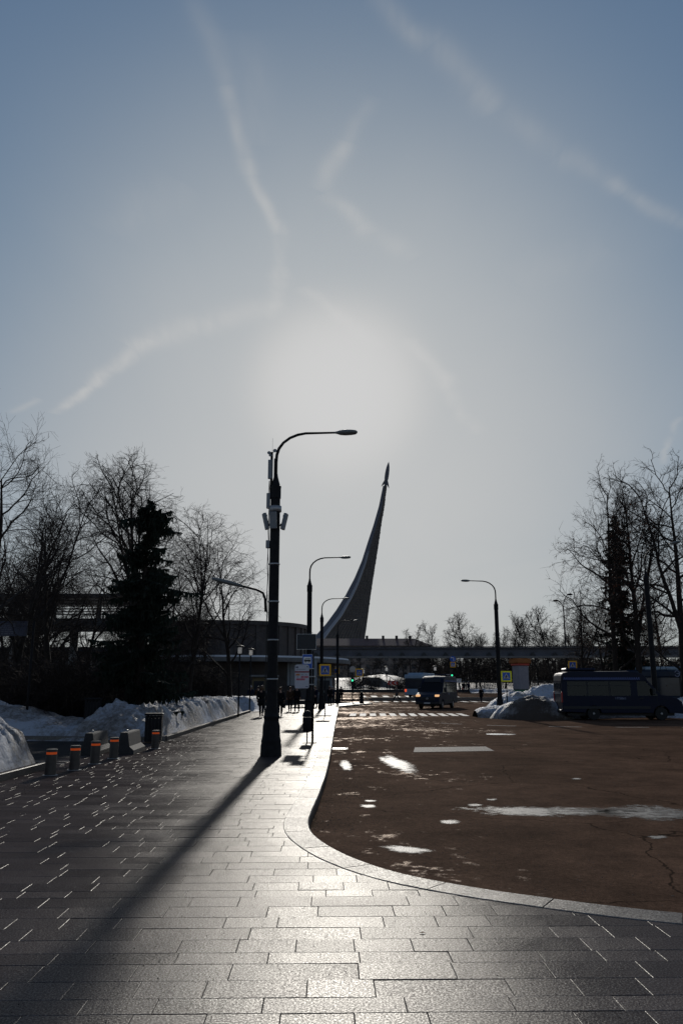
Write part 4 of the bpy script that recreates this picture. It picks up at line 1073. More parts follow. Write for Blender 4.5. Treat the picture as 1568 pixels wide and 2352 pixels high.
def text_mesh(s, size, m, name='lettering', align='LEFT', extrude=.001):
    """flat lettering as a mesh standing in the xz plane, facing -y"""
    cu = bpy.data.curves.new(name, 'FONT'); cu.body = s; cu.size = size; cu.align_x = align; cu.extrude = extrude
    ob = bpy.data.objects.new(name, cu); COL.objects.link(ob)
    dg = bpy.context.evaluated_depsgraph_get(); me = bpy.data.meshes.new_from_object(ob.evaluated_get(dg))
    bpy.data.objects.remove(ob); me.transform(Matrix.Rotation(R(90), 4, 'X')); me.materials.clear(); me.materials.append(m)
    return me
def put(me, name, parent, loc, rz=0):
    o = bpy.data.objects.new(name, me); COL.objects.link(o); o.parent = parent; o.location = loc; o.rotation_euler = (0, 0, rz); return o
def poly_y(mb, pts, y, th=.003, mi=0):
    """thin plate from (x, z) points, front face at y"""
    mb.prism(pts, y, y + th, mi)
def rrect(x0, x1, z0, z1, r, n=4):
    out = []
    for cx, cz, a0 in ((x1 - r, z1 - r, 0), (x0 + r, z1 - r, 90), (x0 + r, z0 + r, 180), (x1 - r, z0 + r, 270)):
        for i in range(n + 1): a = R(a0 + 90 * i / n); out.append((cx + r * math.cos(a), cz + r * math.sin(a)))
    return out[::-1]

BASEP = [(.275, 0), (.27, .06), (.262, .28), (.248, .34), (.256, .37), (.248, .40), (.226, .5), (.22, .74), (.19, .86), (.188, .92), (.205, .95), (.205, .99), (.176, 1.03), (.165, 1.12), (.172, 1.15), (.152, 1.22), (.142, 1.5)]
M_IRONLEG = M_IRON
def lamp_meshes():
    b0 = MB(); b0.lathe(BASEP, 24); base = b0.mesh('base', M_IRON, True); base.set_sharp_from_angle(angle=R(35))
    s0 = MB(); s0.lathe([(.140, 1.48), (.136, 2.6), (.128, 7.05)], 18); sh = s0.mesh('shaft', M_IRON, True); sh.set_sharp_from_angle(angle=R(50))
    c0 = MB(); c0.lathe([(.145, 6.72), (.145, 7.0), (.15, 7.02), (.15, 7.06), (.12, 7.08), (.06, 7.32), (.045, 7.42)], 16); cap = c0.mesh('cap', M_IRON, True); cap.set_sharp_from_angle(angle=R(40))
    a0 = MB(); pts = [(0, 0, 7.38), (0, 0, 7.75), (.015, 0, 7.95), (.07, 0, 8.13), (.19, 0, 8.30), (.37, 0, 8.44), (.58, 0, 8.53), (.8, 0, 8.575), (1.15, 0, 8.585), (1.62, 0, 8.60)]
    a0.tube(pts, [.042] * 4 + [.038] * 3 + [.034, .03, .028], 9); arm = a0.mesh('arm', M_IRON, True)
    l0 = MB(); l0.tube([(1.58, 0, 8.60), (1.66, 0, 8.602), (1.76, 0, 8.605), (1.9, 0, 8.612), (2.05, 0, 8.618), (2.18, 0, 8.622), (2.23, 0, 8.624)], [.03, .045, .085, .10, .095, .075, .03], 12)
    l0.v = [(x, y * 1.25, 8.61 + (z - 8.61) * (.72 if z > 8.61 else .85)) for x, y, z in l0.v]; lum = l0.mesh('luminaire', M_LUM, True)
    return [('base', base), ('shaft', sh), ('cap', cap), ('arm', arm), ('luminaire', lum)]
LM = lamp_meshes()
def lamp(loc, rz, label, s=1.0, bare=False):
    o = thing('street_lamp', label, 'street lamp', loc, rz, 'street lamps'); o.scale = (s, s, s)
    for nm, me in LM:
        c = bpy.data.objects.new(nm, me); COL.objects.link(c); c.parent = o
    return o
b1 = gp(622, 1737); b1.z = -.005
main = lamp(b1, R(1), 'tall iron street lamp with phone antennas nearest the viewer')
LY = b1.y
def ml_(px, py, dy=0.0):
    p = at(px, py, LY) - b1; p.y = dy; return p
lamp(P_(708.5, 43.0, -.005) + Vector((0, 0, 0)), R(2), 'second street lamp on the pavement, behind the bus stop sign')
lamp(P_(738, 64.0, -.005), R(2), 'third street lamp on the pavement, behind the crossing sign')
lamp(P_(775, 86, -.005), R(2), 'farthest thin street lamp in front of the monument base')
lamp(Vector((HX(1148.5, 52), 52, -.13)), R(180), 'right hand street lamp with arm pointing left, standing in the snow heap')
lamp(Vector((HX(1508, 49.5), 49.5, -.13)), R(-60), 'thick lamp post at the right behind the parked minibus', 1.2)
# second luminaire on a low arm, to the left
pts = [ml_(610, 1405), ml_(609, 1376), ml_(604, 1362), ml_(590, 1355), ml_(556, 1346)]
mb = MB(); mb.tube(pts, [.032, .032, .032, .03, .03], 8); mb.build('side_arm', M_IRON, main, smooth=True)
mb = MB(); d_ = (ml_(487, 1329) - ml_(560, 1347)); a_ = ml_(560, 1347); mb.tube([a_, a_ + d_ * .12, a_ + d_ * .4, a_ + d_ * .85, a_ + d_], [.03, .05, .06, .055, .03], 10); mb.v = [(x, y * 1.8, z) for x, y, z in mb.v]; mb.build('side_luminaire', M_LUM, main, smooth=True)
# telephone antennas: three tilted panels, a slim mast with radio box and dishes
an = MB(); an.tube([(0, 0, 6.35), (0, 0, 6.5)], .17, 14); an.build('antenna_collar', M_STEEL, main, smooth=True)
for ang, w in ((197, .17), (262, .19), (-12, .18)):
    M = Matrix.Rotation(R(ang), 4, 'Z') @ Matrix.Translation((.215, 0, 5.88)) @ Matrix.Rotation(R(13), 4, 'Y')
    mb = MB(); mb.bbox(-.045, .045, -w / 2, w / 2, -.03, .42, .012, 0, M); pn = mb.build('antenna_panel', M_ANT, main)
    mb = MB(); mb.box(-.09, -.046, -.03, .03, .05, .12, 0, M); mb.box(-.07, -.046, -.03, .03, .32, .37, 0, M); mb.build('panel_bracket', M_IRON, pn)
mb = MB(); mb.tube([(-.12, -.03, 6.7), (-.12, -.03, 8.02)], .035, 8); mast = mb.build('mast', M_IRON, main, smooth=True)
mb = MB(); mb.tube([(-.03, .02, 6.95), (-.03, .02, 7.85)], .03, 8); mb.build('cable_pipe', M_IRON, main, smooth=True)
mb = MB(); mb.bbox(-.21, -.10, -.14, -.065, 7.24, 7.78, .012); mb.build('radio_box', M_ANT, main)
mb = MB(); mb.bbox(-.24, -.14, -.07, .06, 6.44, 6.86, .012); mb.build('radio_box', M_ANT, main)
mb = MB(); mb.bbox(-.235, -.13, -.07, .05, 5.35, 5.56, .012); mb.build('junction_box', M_ANT, main)
mb = MB(); mb.tube([(-.105, -.03, 8.0), (-.105, -.03, 8.42)], .004, 4); mb.build('whip_antenna', M_IRON, mast)
for x, z, r_ in ((-.19, 7.97, .05), (-.03, 8.03, .055), (-.155, 7.90, .042)):
    mb = MB(); mb.lathe([(.012, 0), (r_ * .7, .012), (r_, .035), (r_ * .6, .028)], 12, 0, (0, 0, 0), Matrix.Translation((x, -.09, z)) @ Matrix.Rotation(R(80), 4, 'X')); mb.tube([(x, -.08, z), (-.12, -.03, z - .03)], .01, 5); mb.build('dish', M_ANT, mast, smooth=True)
for dx in (-.16, -.175):
    pts = [(dx, -.05, 7.2 - i * .33 + .0) for i in range(21)]; pts = [(x + .012 * math.sin(i * 2.1 + dx * 90), y, max(z, .9)) for i, (x, y, z) in enumerate(pts)]
    mb = MB(); mb.tube(pts, .009, 5); mb.build('cable', M_BLACK, main, smooth=True)
for z in (1.9, 2.9, 3.9, 4.9):
    mb = MB(); mb.lathe([(.146, z), (.15, z + .01), (.15, z + .03), (.146, z + .04)], 16); mb.build('strap', M_STEEL, main, smooth=True)
# ---- dark display board on the second lamp
bd = thing('display_board', 'dark rectangular board with pale frame fixed to the second street lamp', 'board', at(704, 1474, 42.75))
mb = MB(); mb.bbox(-.49, .49, -.05, .05, -.38, .38, .015); mb.build('panel', M_DARKMET, bd)
for x0, x1, z0, z1 in ((-.52, .52, .383, .41), (-.52, .52, -.41, -.383), (-.52, -.493, -.38, .38), (.493, .52, -.38, .38)):
    mb = MB(); mb.box(x0, x1, -.06, .06, z0, z1); mb.build('frame_bar', M_STEEL, bd)
mb = MB(); mb.tube([(-.3, .03, .47), (.32, .03, .47)], .015, 6); mb.build('top_rail', M_BLACK, bd)

# ---- pedestrian crossing signs
def walker(mb, s, y):
    """walking figure, height about s, centred, from limbs"""
    def limb(a, c, w0, w1):
        a, c = Vector((a[0], 0, a[1])), Vector((c[0], 0, c[1])); d = (c - a).normalized(); nn = Vector((-d.z, 0, d.x))
        q = [a + nn * w0, c + nn * w1, c - nn * w1, a - nn * w0]; mb.add([(p.x * s, y, p.z * s) for p in q], [(0, 1, 2, 3), (3, 2, 1, 0)])
    mb.add([(.04 * s + .075 * s * math.cos(a), y, .43 * s + .075 * s * math.sin(a)) for a in [6.2832 * i / 10 for i in range(10)]], [tuple(range(10)), tuple(range(9, -1, -1))])
    limb((.0, .34), (-.02, .02), .11, .10); limb((-.02, .04), (.10, -.22), .07, .05); limb((.10, -.22), (.10, -.46), .05, .04); limb((-.04, .04), (-.12, -.2), .07, .05); limb((-.12, -.2), (-.24, -.44), .05, .04)
    limb((-.06, .32), (-.18, .12), .045, .035); limb((-.18, .12), (-.16, -.02), .035, .03); limb((.06, .32), (.2, .16), .045, .035); limb((.2, .16), (.28, .05), .035, .03)
    limb((.10, -.46), (.2, -.46), .03, .025); limb((-.24, -.44), (-.15, -.48), .03, .025)
def crossing_sign(c, size, base_z, label, border, yaw=0, post=True, blue=None):
    o = thing('crossing_sign', label, 'road sign', (c.x, c.y, base_z), yaw, 'pedestrian crossing signs'); z = c.z - base_z; h = size / 2
    mb = MB(); poly_y(mb, rrect(-h, h, z - h, z + h, size * .05), -.01, .02); mb.build('border_panel', border, o)
    k = h * .72; mb = MB(); poly_y(mb, rrect(-k, k, z - k, z + k, size * .02), -.014, .003); f = mb.build('blue_panel', blue or M_SBLUE, o)
    mb = MB(); mb.add([(-k * .86, -.0165, z - k * .62), (k * .86, -.0165, z - k * .62), (0, -.0165, z + k * .82)], [(0, 1, 2), (2, 1, 0)]); mb.build('triangle', M_SWHITE, f)
    mb = MB(); walker(mb, k * 1.0, -.019); mb.v = [(x, y, zz + z - k * .12) for x, y, zz in mb.v]; 
    for i in range(4): x = k * (-.62 + i * .35); mb.add([(x, -.0185, z - k * .6), (x + k * .17, -.0185, z - k * .6), (x + k * .17, -.0185, z - k * .52), (x, -.0185, z - k * .52)], [(0, 1, 2, 3)])
    mb.build('walking_figure', M_SBLACK, f, kind='stuff')
    if post:
        mb = MB(); mb.tube([(0, .045, 0), (0, .045, z + h * .9)], .03, 8); mb.build('post', M_STEEL if post == 2 else M_IRON, o, smooth=True)
        mb = MB(); mb.box(-h * .8, h * .8, .011, .025, z - .02, z + .02); mb.build('bracket', M_STEEL, o)
    return o
g3 = gp(747, 1645); crossing_sign(at(746.5, 1539, g3.y), .69, 0, 'largest orange bordered pedestrian crossing sign, on the pavement by the kerb', M_YEL, R(3))
mb = MB(); mb.bbox(g3.x - .55, g3.x + .35, g3.y - .25, g3.y + .15, .004, .05, .01); tag(mb.build('sign_foot_plate', M_CONC), 'thin slab at the foot of the nearest crossing sign', 'slab')
crossing_sign(at(772.5, 1541, 112), .80, 0, 'smallest orange bordered crossing sign under the monorail', M_YEL)
crossing_sign(at(825, 1545, 84), .82, 0, 'orange bordered crossing sign at the tip of the pavement', M_YEL, R(-4))
crossing_sign(at(1162, 1553.5, 51), .66, -.15, 'yellow bordered crossing sign beside the right lamp post', M_YEL2, R(-2))
crossing_sign(at(1314, 1528, 66), .70, -.1, 'yellow bordered crossing sign above the parked minibus', M_YEL, R(-3))
s5 = crossing_sign(at(1039.5, 1526.5, 100), .66, road_z(100), 'orange bordered crossing sign under a round blue turn sign', M_YEL, R(-3))
mb = MB(); zc_ = at(1037, 1517, 100).z - road_z(100); mb.lathe([(.02, -.012), (.36, -.01), (.36, .01), (.02, .012)], 20, 0, (0, 0, 0), Matrix.Translation((0, -.02, zc_ + .18)) @ Matrix.Rotation(R(90), 4, 'X')); rs5 = mb.build('round_sign', M_SBLUE, s5)
mb = MB()
for x0, x1, z0, z1 in ((.06, .13, -.2, .12), (-.14, .13, .12, .19)): mb.box(x0, x1, -.045, -.034, zc_ + .18 + z0, zc_ + .18 + z1)
mb.prism([(-.25, zc_ + .335), (-.14, zc_ + .44), (-.14, zc_ + .23)], -.045, -.034); mb.build('turn_arrow', M_SWHITE, rs5)

# ---- bus stop
bp_ = gp(717.5, 1707); by = bp_.y
bs = thing('bus_stop_sign', 'bus stop post with blue bus flag and pale timetable board', 'bus stop', (bp_.x, by, 0), R(-1))
def bl_(px, py): p = at(px, py, by); return p.x - bp_.x, p.z
mb = MB(); mb.tube([(0, 0, 0), (0, 0, 2.82)], .036, 10); mb.build('post', M_IRON, bs, smooth=True)
mb = MB(); mb.bbox(-.17, .12, -.12, .12, .002, .025, .006); mb.build('foot', M_IRON, bs)
x0, z1 = bl_(695.5, 1503.5); x1, z0 = bl_(717, 1536)
FX = -.005
fl2 = [(x0, z1), (x1, z1), (x1, z0), (x1 - .05, z0 - .0), (x0 + .10, z0 + .13), (x0, z0 + .13)]
mb = MB(); poly_y(mb, [(x0 - .008, z1 + .008), (x1 + .008, z1 + .008), (x1 + .008, z0 - .008), (x1 - .055, z0 - .008), (x0 + .09, z0 + .122), (x0 - .008, z0 + .122)][::1], -.062, .008); fl3 = mb.build('bus_flag', M_SWHITE, bs)
mb = MB(); poly_y(mb, fl2, -.067, .004); mb.build('blue_field', M_SBLUE, fl3)
wx0, wx1, wz0, wz1 = x0 + .03, x1 - .035, z0 + .155, z1 - .075
mb = MB(); poly_y(mb, rrect(wx0, wx1, wz0, wz1, .02), -.071, .003); mb.build('white_field', M_SWHITE, fl3)
bw = wx1 - wx0; bx0 = wx0 + bw * .08; bx1 = wx1 - bw * .08; bz = (wz0 + wz1) / 2
mb = MB(); poly_y(mb, [(bx0, bz - .035), (bx0, bz + .015), (bx0 + .03, bz + .06), (bx1, bz + .06), (bx1, bz - .035)], -.0745, .003)
for f in (.22, .78):
    cx_ = bx0 + (bx1 - bx0) * f; mb.add([(cx_ + .026 * math.cos(a), -.076, bz - .04 + .026 * math.sin(a)) for a in [6.2832 * i / 12 for i in range(12)]], [tuple(range(12)), tuple(range(11, -1, -1))])
bus_ = mb.build('bus_symbol', M_SBLACK, fl3)
mb = MB()
for f in (.13, .34, .56, .78):
    wx = bx0 + (bx1 - bx0) * f; ww = (bx1 - bx0) * .15; mb.add([(wx, -.0775, bz + .015), (wx + ww, -.0775, bz + .015), (wx + ww, -.0775, bz + .048), (wx, -.0775, bz + .048)], [(0, 1, 2, 3)])
for f in (.22, .78):
    cx_ = bx0 + (bx1 - bx0) * f; mb.add([(cx_ + .011 * math.cos(a), -.0785, bz - .04 + .011 * math.sin(a)) for a in [6.2832 * i / 10 for i in range(10)]], [tuple(range(10))])
mb.build('bus_symbol_windows', M_SWHITE, fl3)
x0, z1 = bl_(678, 1527); x1, z0 = bl_(709.8, 1581); W = x1 - x0; Hh = z1 - z0
YB = -.11
mb = MB(); poly_y(mb, rrect(x0, x1, z0, z1, .055), YB, .03); tb = mb.build('timetable_board', M_BOARD, bs); tb['label'] = 'pale rounded route board'
mb = MB(); poly_y(mb, [(x0, z0 + Hh * .665), (x0, z0 + Hh * .725), (x1, z0 + Hh * .725), (x1, z0 + Hh * .665)], YB - .003, .0025); mb.build('red_stripe', M_MAROON, tb)
mb = MB(); mb.box(x0 + .05, x1 - .05, YB - .002, YB + .03, z1 + .001, z1 + .012); mb.build('top_edge', M_STEEL, tb)
for i, (tx, s_, fx, fz, mt, tg) in enumerate([('м53', .05, .10, .555, M_TEXTD, M_ORTAG), ('т36', .05, .42, .555, M_TEXTD, None), ('56', .05, .74, .555, M_TEXTD, None), ('т73', .05, .10, .455, M_TEXTD, None), ('97', .05, .46, .455, M_TEXTD, M_PINKTAG), ('136', .05, .70, .455, M_MAROON, M_PINKTAG), ('409', .05, .12, .355, M_MAROON, M_PINKTAG), ('1229', .05, .40, .355, M_MAROON, M_PINKTAG)]):
    if tg:
        w_ = .028 * len(tx) + .03
        mb = MB(); poly_y(mb, [(x0 + W * fx - .012, z0 + Hh * fz - .012), (x0 + W * fx - .012, z0 + Hh * fz + .048), (x0 + W * fx + w_, z0 + Hh * fz + .048), (x0 + W * fx + w_, z0 + Hh * fz - .012)], YB - .0022, .002); mb.build('route_tag', tg, tb)
    put(text_mesh(tx, s_, mt), 'route_number', tb, (x0 + W * fx, YB - .0035, z0 + Hh * fz))
mb = MB(); mb.box(x0 + W * .06, x0 + W * .23, YB - .003, YB - .001, z0 + Hh * .865, z0 + Hh * .925); mb.box(x0 + W * .08, x0 + W * .74, YB - .003, YB - .001, z0 + Hh * .80, z0 + Hh * .815); mb.box(x0 + W * .82, x0 + W * .93, YB - .003, YB - .001, z0 + Hh * .9, z0 + Hh * .93); mb.box(x0 + W * .76, x0 + W * .93, YB - .003, YB - .001, z0 + Hh * .06, z0 + Hh * .085); mb.build('small_print', M_TEXTD, tb)
for zz in (z0 + .12, (z0 + z1) / 2, z1 - .12):
    mb = MB(); mb.box(x1 - .05, .03, YB + .031, -.03, zz - .015, zz + .015); mb.build('clamp', M_STEEL, bs)
# litter bin on a stand, in front of the post
lb = thing('litter_bin', 'narrow black litter bin on a stand beside the bus stop post', 'litter bin', (bp_.x - .17, by - .02, 0))
mb = MB(); mb.lathe([(.125, .34), (.135, .36), (.14, .76), (.135, .78)], 18); mb.build('drum', M_IRON, lb, smooth=True)
mb = MB(); mb.lathe([(.15, .80), (.15, .83), (.13, .91), (.08, .97), (.02, .99)], 18); mb.build('dome_lid', M_IRON, lb, smooth=True)
mb = MB(); mb.tube([(0, 0, 0), (0, 0, .34)], .022, 8); mb.build('stem', M_STEEL, lb, smooth=True)
mb = MB(); mb.lathe([(.15, .002), (.15, .012), (.03, .02)], 16); mb.build('foot', M_IRON, lb)

# ---- traffic lights and small poles by the crossing
def traffic_light(c, z0, lab, on, h=.75, back=False):
    o = thing('traffic_light', lab, 'traffic light', (c.x, c.y, z0)); z = c.z - z0
    mb = MB(); mb.tube([(0, .1, 0), (0, .1, z + h)], .055, 8); mb.build('pole', M_IRON, o, smooth=True)
    mb = MB(); mb.bbox(-.16, .16, -.1, .08, z - h * .6, z + h * .6, .02); hd = mb.build('head', M_BLACK, o)
    for i in range(3):
        zz = z + h * (.36 - .36 * i); lit = i in on
        mb = MB(); mb.lathe([(.01, .0), (.10, .0), (.10, .012), (.01, .02)], 14, 0, (0, 0, 0), Matrix.Translation((0, -.102, zz)) @ Matrix.Rotation(R(90), 4, 'X')); mb.build('lens', {0: M_REDL, 2: M_GREENL}[i] if lit and i != 1 else M_BLACK, hd)
        mb = MB(); mb.box(-.12, .12, -.2, -.101, zz + .11, zz + .125); mb.build('visor', M_BLACK, hd)
    return o
t1 = traffic_light(at(809, 1557, 88), 0, 'traffic light with green lamp lit at the tip of the pavement', (2,))
mb = MB(); mb.lathe([(.02, 0), (.33, 0), (.33, .02), (.02, .02)], 20, 0, (0, 0, 0), Matrix.Translation((.03, .02, at(812, 1537, 88).z)) @ Matrix.Rotation(R(90), 4, 'X')); mb.build('round_sign_back', M_STEEL, t1)
traffic_light(at(1037, 1546, 101), road_z(101), 'traffic light with green lamp lit behind the blue van', (2,))
sp = thing('stop_plate', 'small white plate reading stop beside the blue van', 'sign', at(1047, 1563.5, 99)); 
mb = MB(); mb.bbox(-.62, .62, -.02, .02, -.24, .24, .01); mb.build('plate', M_SWHITE, sp)
mb = MB(); mb.tube([(0, .04, -2.0), (0, .04, .2)], .035, 8); mb.build('post', M_IRON, sp)
put(text_mesh('СТОП', .42, M_SBLACK, align='CENTER'), 'lettering', sp, (0, -.024, -.15))
def iron_bollard(c, lab, h=.95, r_=.14):
    o = thing('iron_bollard', lab, 'bollard', c); mb = MB(); mb.lathe([(r_ * 1.25, 0), (r_ * 1.25, .1), (r_, .13), (r_ * .92, h * .8), (r_ * 1.1, h * .83), (r_ * .8, h * .9)], 14); mb.build('post', M_IRON, o, smooth=True)
    mb = MB(); mb.ball((0, 0, h * .95), r_ * .75, 10, 6); mb.build('knob', M_IRON, o, smooth=True)
iron_bollard(at(830.5, 1611, 83) * 1.0 if False else Vector((HX(830.5, 84), 84, 0)), 'black iron bollard at the tip of the pavement', 1.05, .19)
# ---- illuminated bollards on the left
for i, (px, py, lab) in enumerate([(115.6, 1781, 'lit bollard half hidden by the near left snow heap'), (170.8, 1769, 'second lit bollard, just right of the near snow heap'), (218, 1754.5, 'middle one of the five bollards with orange bands'), (261, 1742.5, 'fourth lit bollard, in front of the concrete barrier'), (356.5, 1719.5, 'farthest lit bollard, beside the corner of the granite edging')]):
    o = thing('lit_bollard', lab, 'bollard', gp(px, py), R(i * 13), 'bollards with orange light bands')
    mb = MB(); mb.lathe([(.108, -.01), (.108, .405)], 24); mb.build('post', M_BOLL, o, smooth=False)
    mb = MB(); mb.lathe([(.102, .4052), (.102, .452)], 24); mb.build('light_band', M_LED, o)
    mb = MB(); mb.lathe([(.109, .4522), (.109, .492), (.102, .505), (.02, .51)], 24); mb.build('cap', M_BOLL, o)
    mb = MB(); mb.lathe([(.15, .003), (.15, .010), (.11, .014)], 24); mb.build('ground_ring', M_STEEL, o)
M_BARR = mat('grey_concrete', (.035, .032, .031), .85, var=.3, vscale=5, bump=.4, bscale=25)
for (px, py, lab) in ((202, 1735, 'dark concrete barrier block standing behind the bollards'), (283, 1733, 'concrete barrier block with a splayed foot behind the fourth bollard')):
    p = gp(px, py); mb = MB(); mb.prism([(-.27, 0), (.27, 0), (.27, .1), (.15, .2), (.10, .52), (.085, .55), (-.085, .55), (-.10, .52), (-.15, .2), (-.27, .1)], 0, 1.6)
    o = thing('barrier_block', lab, 'barrier', p, R(3)); mb.build('block', M_BARR, o)
    mb = MB(); mb.tube([(0, .35, .53), (0, .35, .60), (0, .45, .60), (0, .45, .53)], .012, 6); mb.build('lifting_loop', M_STEEL, o)
# slatted litter bins
for (px, Y, z, lab) in ((210, 29.2, .42, 'square dark litter bin standing in the left snow bank'), (352, 26.0, .0, 'slatted dark litter bin behind the farthest bollard')):
    o = thing('street_bin', lab, 'litter bin', P_(px, Y, z), R(8), 'dark street bins'); w = .25
    mb = MB(); mb.box(-w + .03, w - .03, -w + .03, w - .03, .03, .74); mb.build('liner', M_BLACK, o)
    for sx in range(5):
        t = -w + .035 + sx * (2 * w - .07) / 4
        for a in range(4):
            M = Matrix.Rotation(a * math.pi / 2, 4, 'Z'); mb = MB(); mb.box(t - .04, t + .04, -w - .004, -w + .02, .05, .82, 0, M); mb.build('slat', M_IRON, o)
    mb = MB(); mb.bbox(-w - .03, w + .03, -w - .03, w + .03, .84, .90, .015); mb.build('lid', M_IRON, o)
# information board with arrow, far left
ib = thing('information_board', 'dark blue information board with faint white lines at the left edge', 'sign', P_(52, 29, 0))
ix0, iz1 = at(-40, 1427, 29).x - ib.location.x, at(0, 1427, 29).z; ix1, iz0 = at(65, 1427, 29).x - ib.location.x, at(0, 1461, 29).z
M_NAVY = mat('navy_board', (.02, .026, .055), .5, var=.1)
M_DIM = mat('faded_print', (.12, .12, .16), .6)
mb = MB(); mb.bbox(ix0, ix1, -.03, .03, iz0, iz1, .01); pb = mb.build('panel', M_NAVY, ib)
mb = MB(); mb.tube([(.06, .075, -.2), (.06, .075, iz1 + .05)], .045, 8); mb.build('post', M_IRON, ib, smooth=True)
rl = random.Random(4)
for i in range(6):
    zz = iz1 - .10 - i * .07; mb = MB(); x = ix0 + .1
    while x < ix1 - .55: 
        w = rl.uniform(.05, .16); mb.box(x, x + w, -.034, -.031, zz - .010, zz + .010); x += w + .03
    mb.build('print_line', M_DIM, pb)
mb = MB(); ax_ = ix1 - .2; az_ = iz1 - .1; mb.box(ax_, ax_ + .12, -.034, -.031, az_ - .006, az_ + .006); mb.add([(ax_ + .08, -.034, az_ + .045), (ax_ + .135, -.034, az_), (ax_ + .08, -.034, az_ - .045), (ax_ + .09, -.034, az_)], [(0, 3, 1), (3, 2, 1)]); mb.build('arrow', M_DIM, pb)
# lanterns on thin posts
def lantern(px, Y, ztop, lab, s=1.0, z0=0.0):
    p = P_(px, Y, z0); o = thing('park_lantern', lab, 'lantern', p, 0, 'park lanterns'); h = ztop - z0
    mb = MB(); mb.tube([(0, 0, 0), (0, 0, h - .42 * s)], .04 * s, 8); mb.build('post', M_IRON, o, smooth=True)
    mb = MB(); mb.lathe([(.08 * s, h - .42 * s), (.105 * s, h - .40 * s), (.105 * s, h - .12 * s), (.06 * s, h - .1 * s)], 14); mb.build('glass', M_FROST, o, smooth=True)
    mb = MB(); mb.lathe([(.26 * s, h - .09 * s), (.25 * s, h - .07 * s), (.1 * s, h - .0), (.02, h)], 16); mb.build('hat', M_IRON, o, smooth=True)
lantern(547, 47, at(547, 1482, 47).z, 'lantern with white glass left of the big lamp post', 1.15)
lantern(573, 56, at(573, 1489, 56).z, 'second white glass lantern, nearer the big lamp post', 1.15)
lantern(834, 140, at(834, 1535, 140).z, 'white globe lantern behind the fence left of the stairs', 2.0, .7)
lantern(888, 141, at(888, 1530, 141).z, 'white globe lantern by the snowy slope right of the stairs', 2.0, .7)
lantern(1150 - 150, 141, at(1000, 1529, 141).z, 'white lantern above the blue van roof', 2.0, .7)
# double-armed lamp
dl = thing('double_lamp', 'slender street lamp with two curved arms beyond the monorail', 'street lamp', (HX(1305, 128), 128, .6)); zt = at(1302, 1400, 128).z - .6
mb = MB(); mb.tube([(0, 0, 0), (0, 0, zt)], [.16, .09], 8); mb.build('post', M_IRON, dl, smooth=True)
for sx, dz in ((.95, 2.4), (-.95, 1.4)):
    mb = MB(); mb.tube([(0, 0, zt - .1), (sx * .15, 0, zt + dz * .5), (sx * .6, 0, zt + dz * .92), (sx, 0, zt + dz)], .055, 6); mb.build('arm', M_IRON, dl, smooth=True)
    mb = MB(); mb.ball((sx * 1.2, 0, zt + dz + .02), (.5, .28, .16), 12, 6); mb.build('luminaire', M_IRON, dl, smooth=True)
# glass bus shelter beside the third lamp
M_GLASS = bpy.data.materials.new('tinted_glass')
n, l, b = nodes_of(M_GLASS); tb_ = n.new('ShaderNodeBsdfTransparent'); tb_.inputs[0].default_value = (.2, .22, .24, 1); gl = n.new('ShaderNodeBsdfGlossy'); gl.inputs['Roughness'].default_value = .04
fr = n.new('ShaderNodeLayerWeight'); fr.inputs['Blend'].default_value = .5; fp_ = n.new('ShaderNodeMath'); fp_.operation = 'POWER'; fp_.inputs[1].default_value = 5.0; l.new(fr.outputs['Facing'], fp_.inputs[0])
fm_ = n.new('ShaderNodeMath'); fm_.operation = 'MULTIPLY_ADD'; fm_.inputs[1].default_value = .7; fm_.inputs[2].default_value = .03; l.new(fp_.outputs[0], fm_.inputs[0]); mx = n.new('ShaderNodeMixShader'); l.new(fm_.outputs[0], mx.inputs[0]); l.new(tb_.outputs[0], mx.inputs[1]); l.new(gl.outputs[0], mx.inputs[2]); l.new(mx.outputs[0], n['Material Output'].inputs['Surface'])
sh = thing('bus_shelter', 'glass bus shelter with flat roof beside the waiting people', 'bus shelter', (-3.3, 71, 0))
mb = MB(); mb.bbox(-.75, .9, 0, 4.2, 2.45, 2.6, .03); mb.build('roof', M_PALE, sh)
for x in (-.65, .8):
    for y in (.1, 4.1): mb = MB(); mb.box(x - .04, x + .04, y - .04, y + .04, 0, 2.45); mb.build('post', M_STEEL, sh)
for y0 in (.2, 1.5, 2.8): mb = MB(); mb.box(-.66, -.64, y0, y0 + 1.2, .15, 2.3); mb.build('pane', M_GLASS, sh)
mb = MB(); mb.bbox(-.5, .0, .8, 3.4, .42, .48, .01); mb.build('bench', M_BROWNWALL, sh)

# ================================================================ ROAD MARKINGS AND SURFACE DETAIL
M_MARK = mat('worn_road_paint', (.42, .40, .37), .7, var=.5, vscale=2.2, spec=.2)
def sheet(name, pts, z, m, kind='structure'):
    mb = MB(); mb.add([(p[0], p[1], (road_z(p[1]) if z is None else z[1] + road_z(p[1]))) for p in pts], [tuple(range(len(pts)))]); return mb.build(name, m, kind=kind)
RZ = -.13
def sgp(px, py): return gp(px, py, RZ)
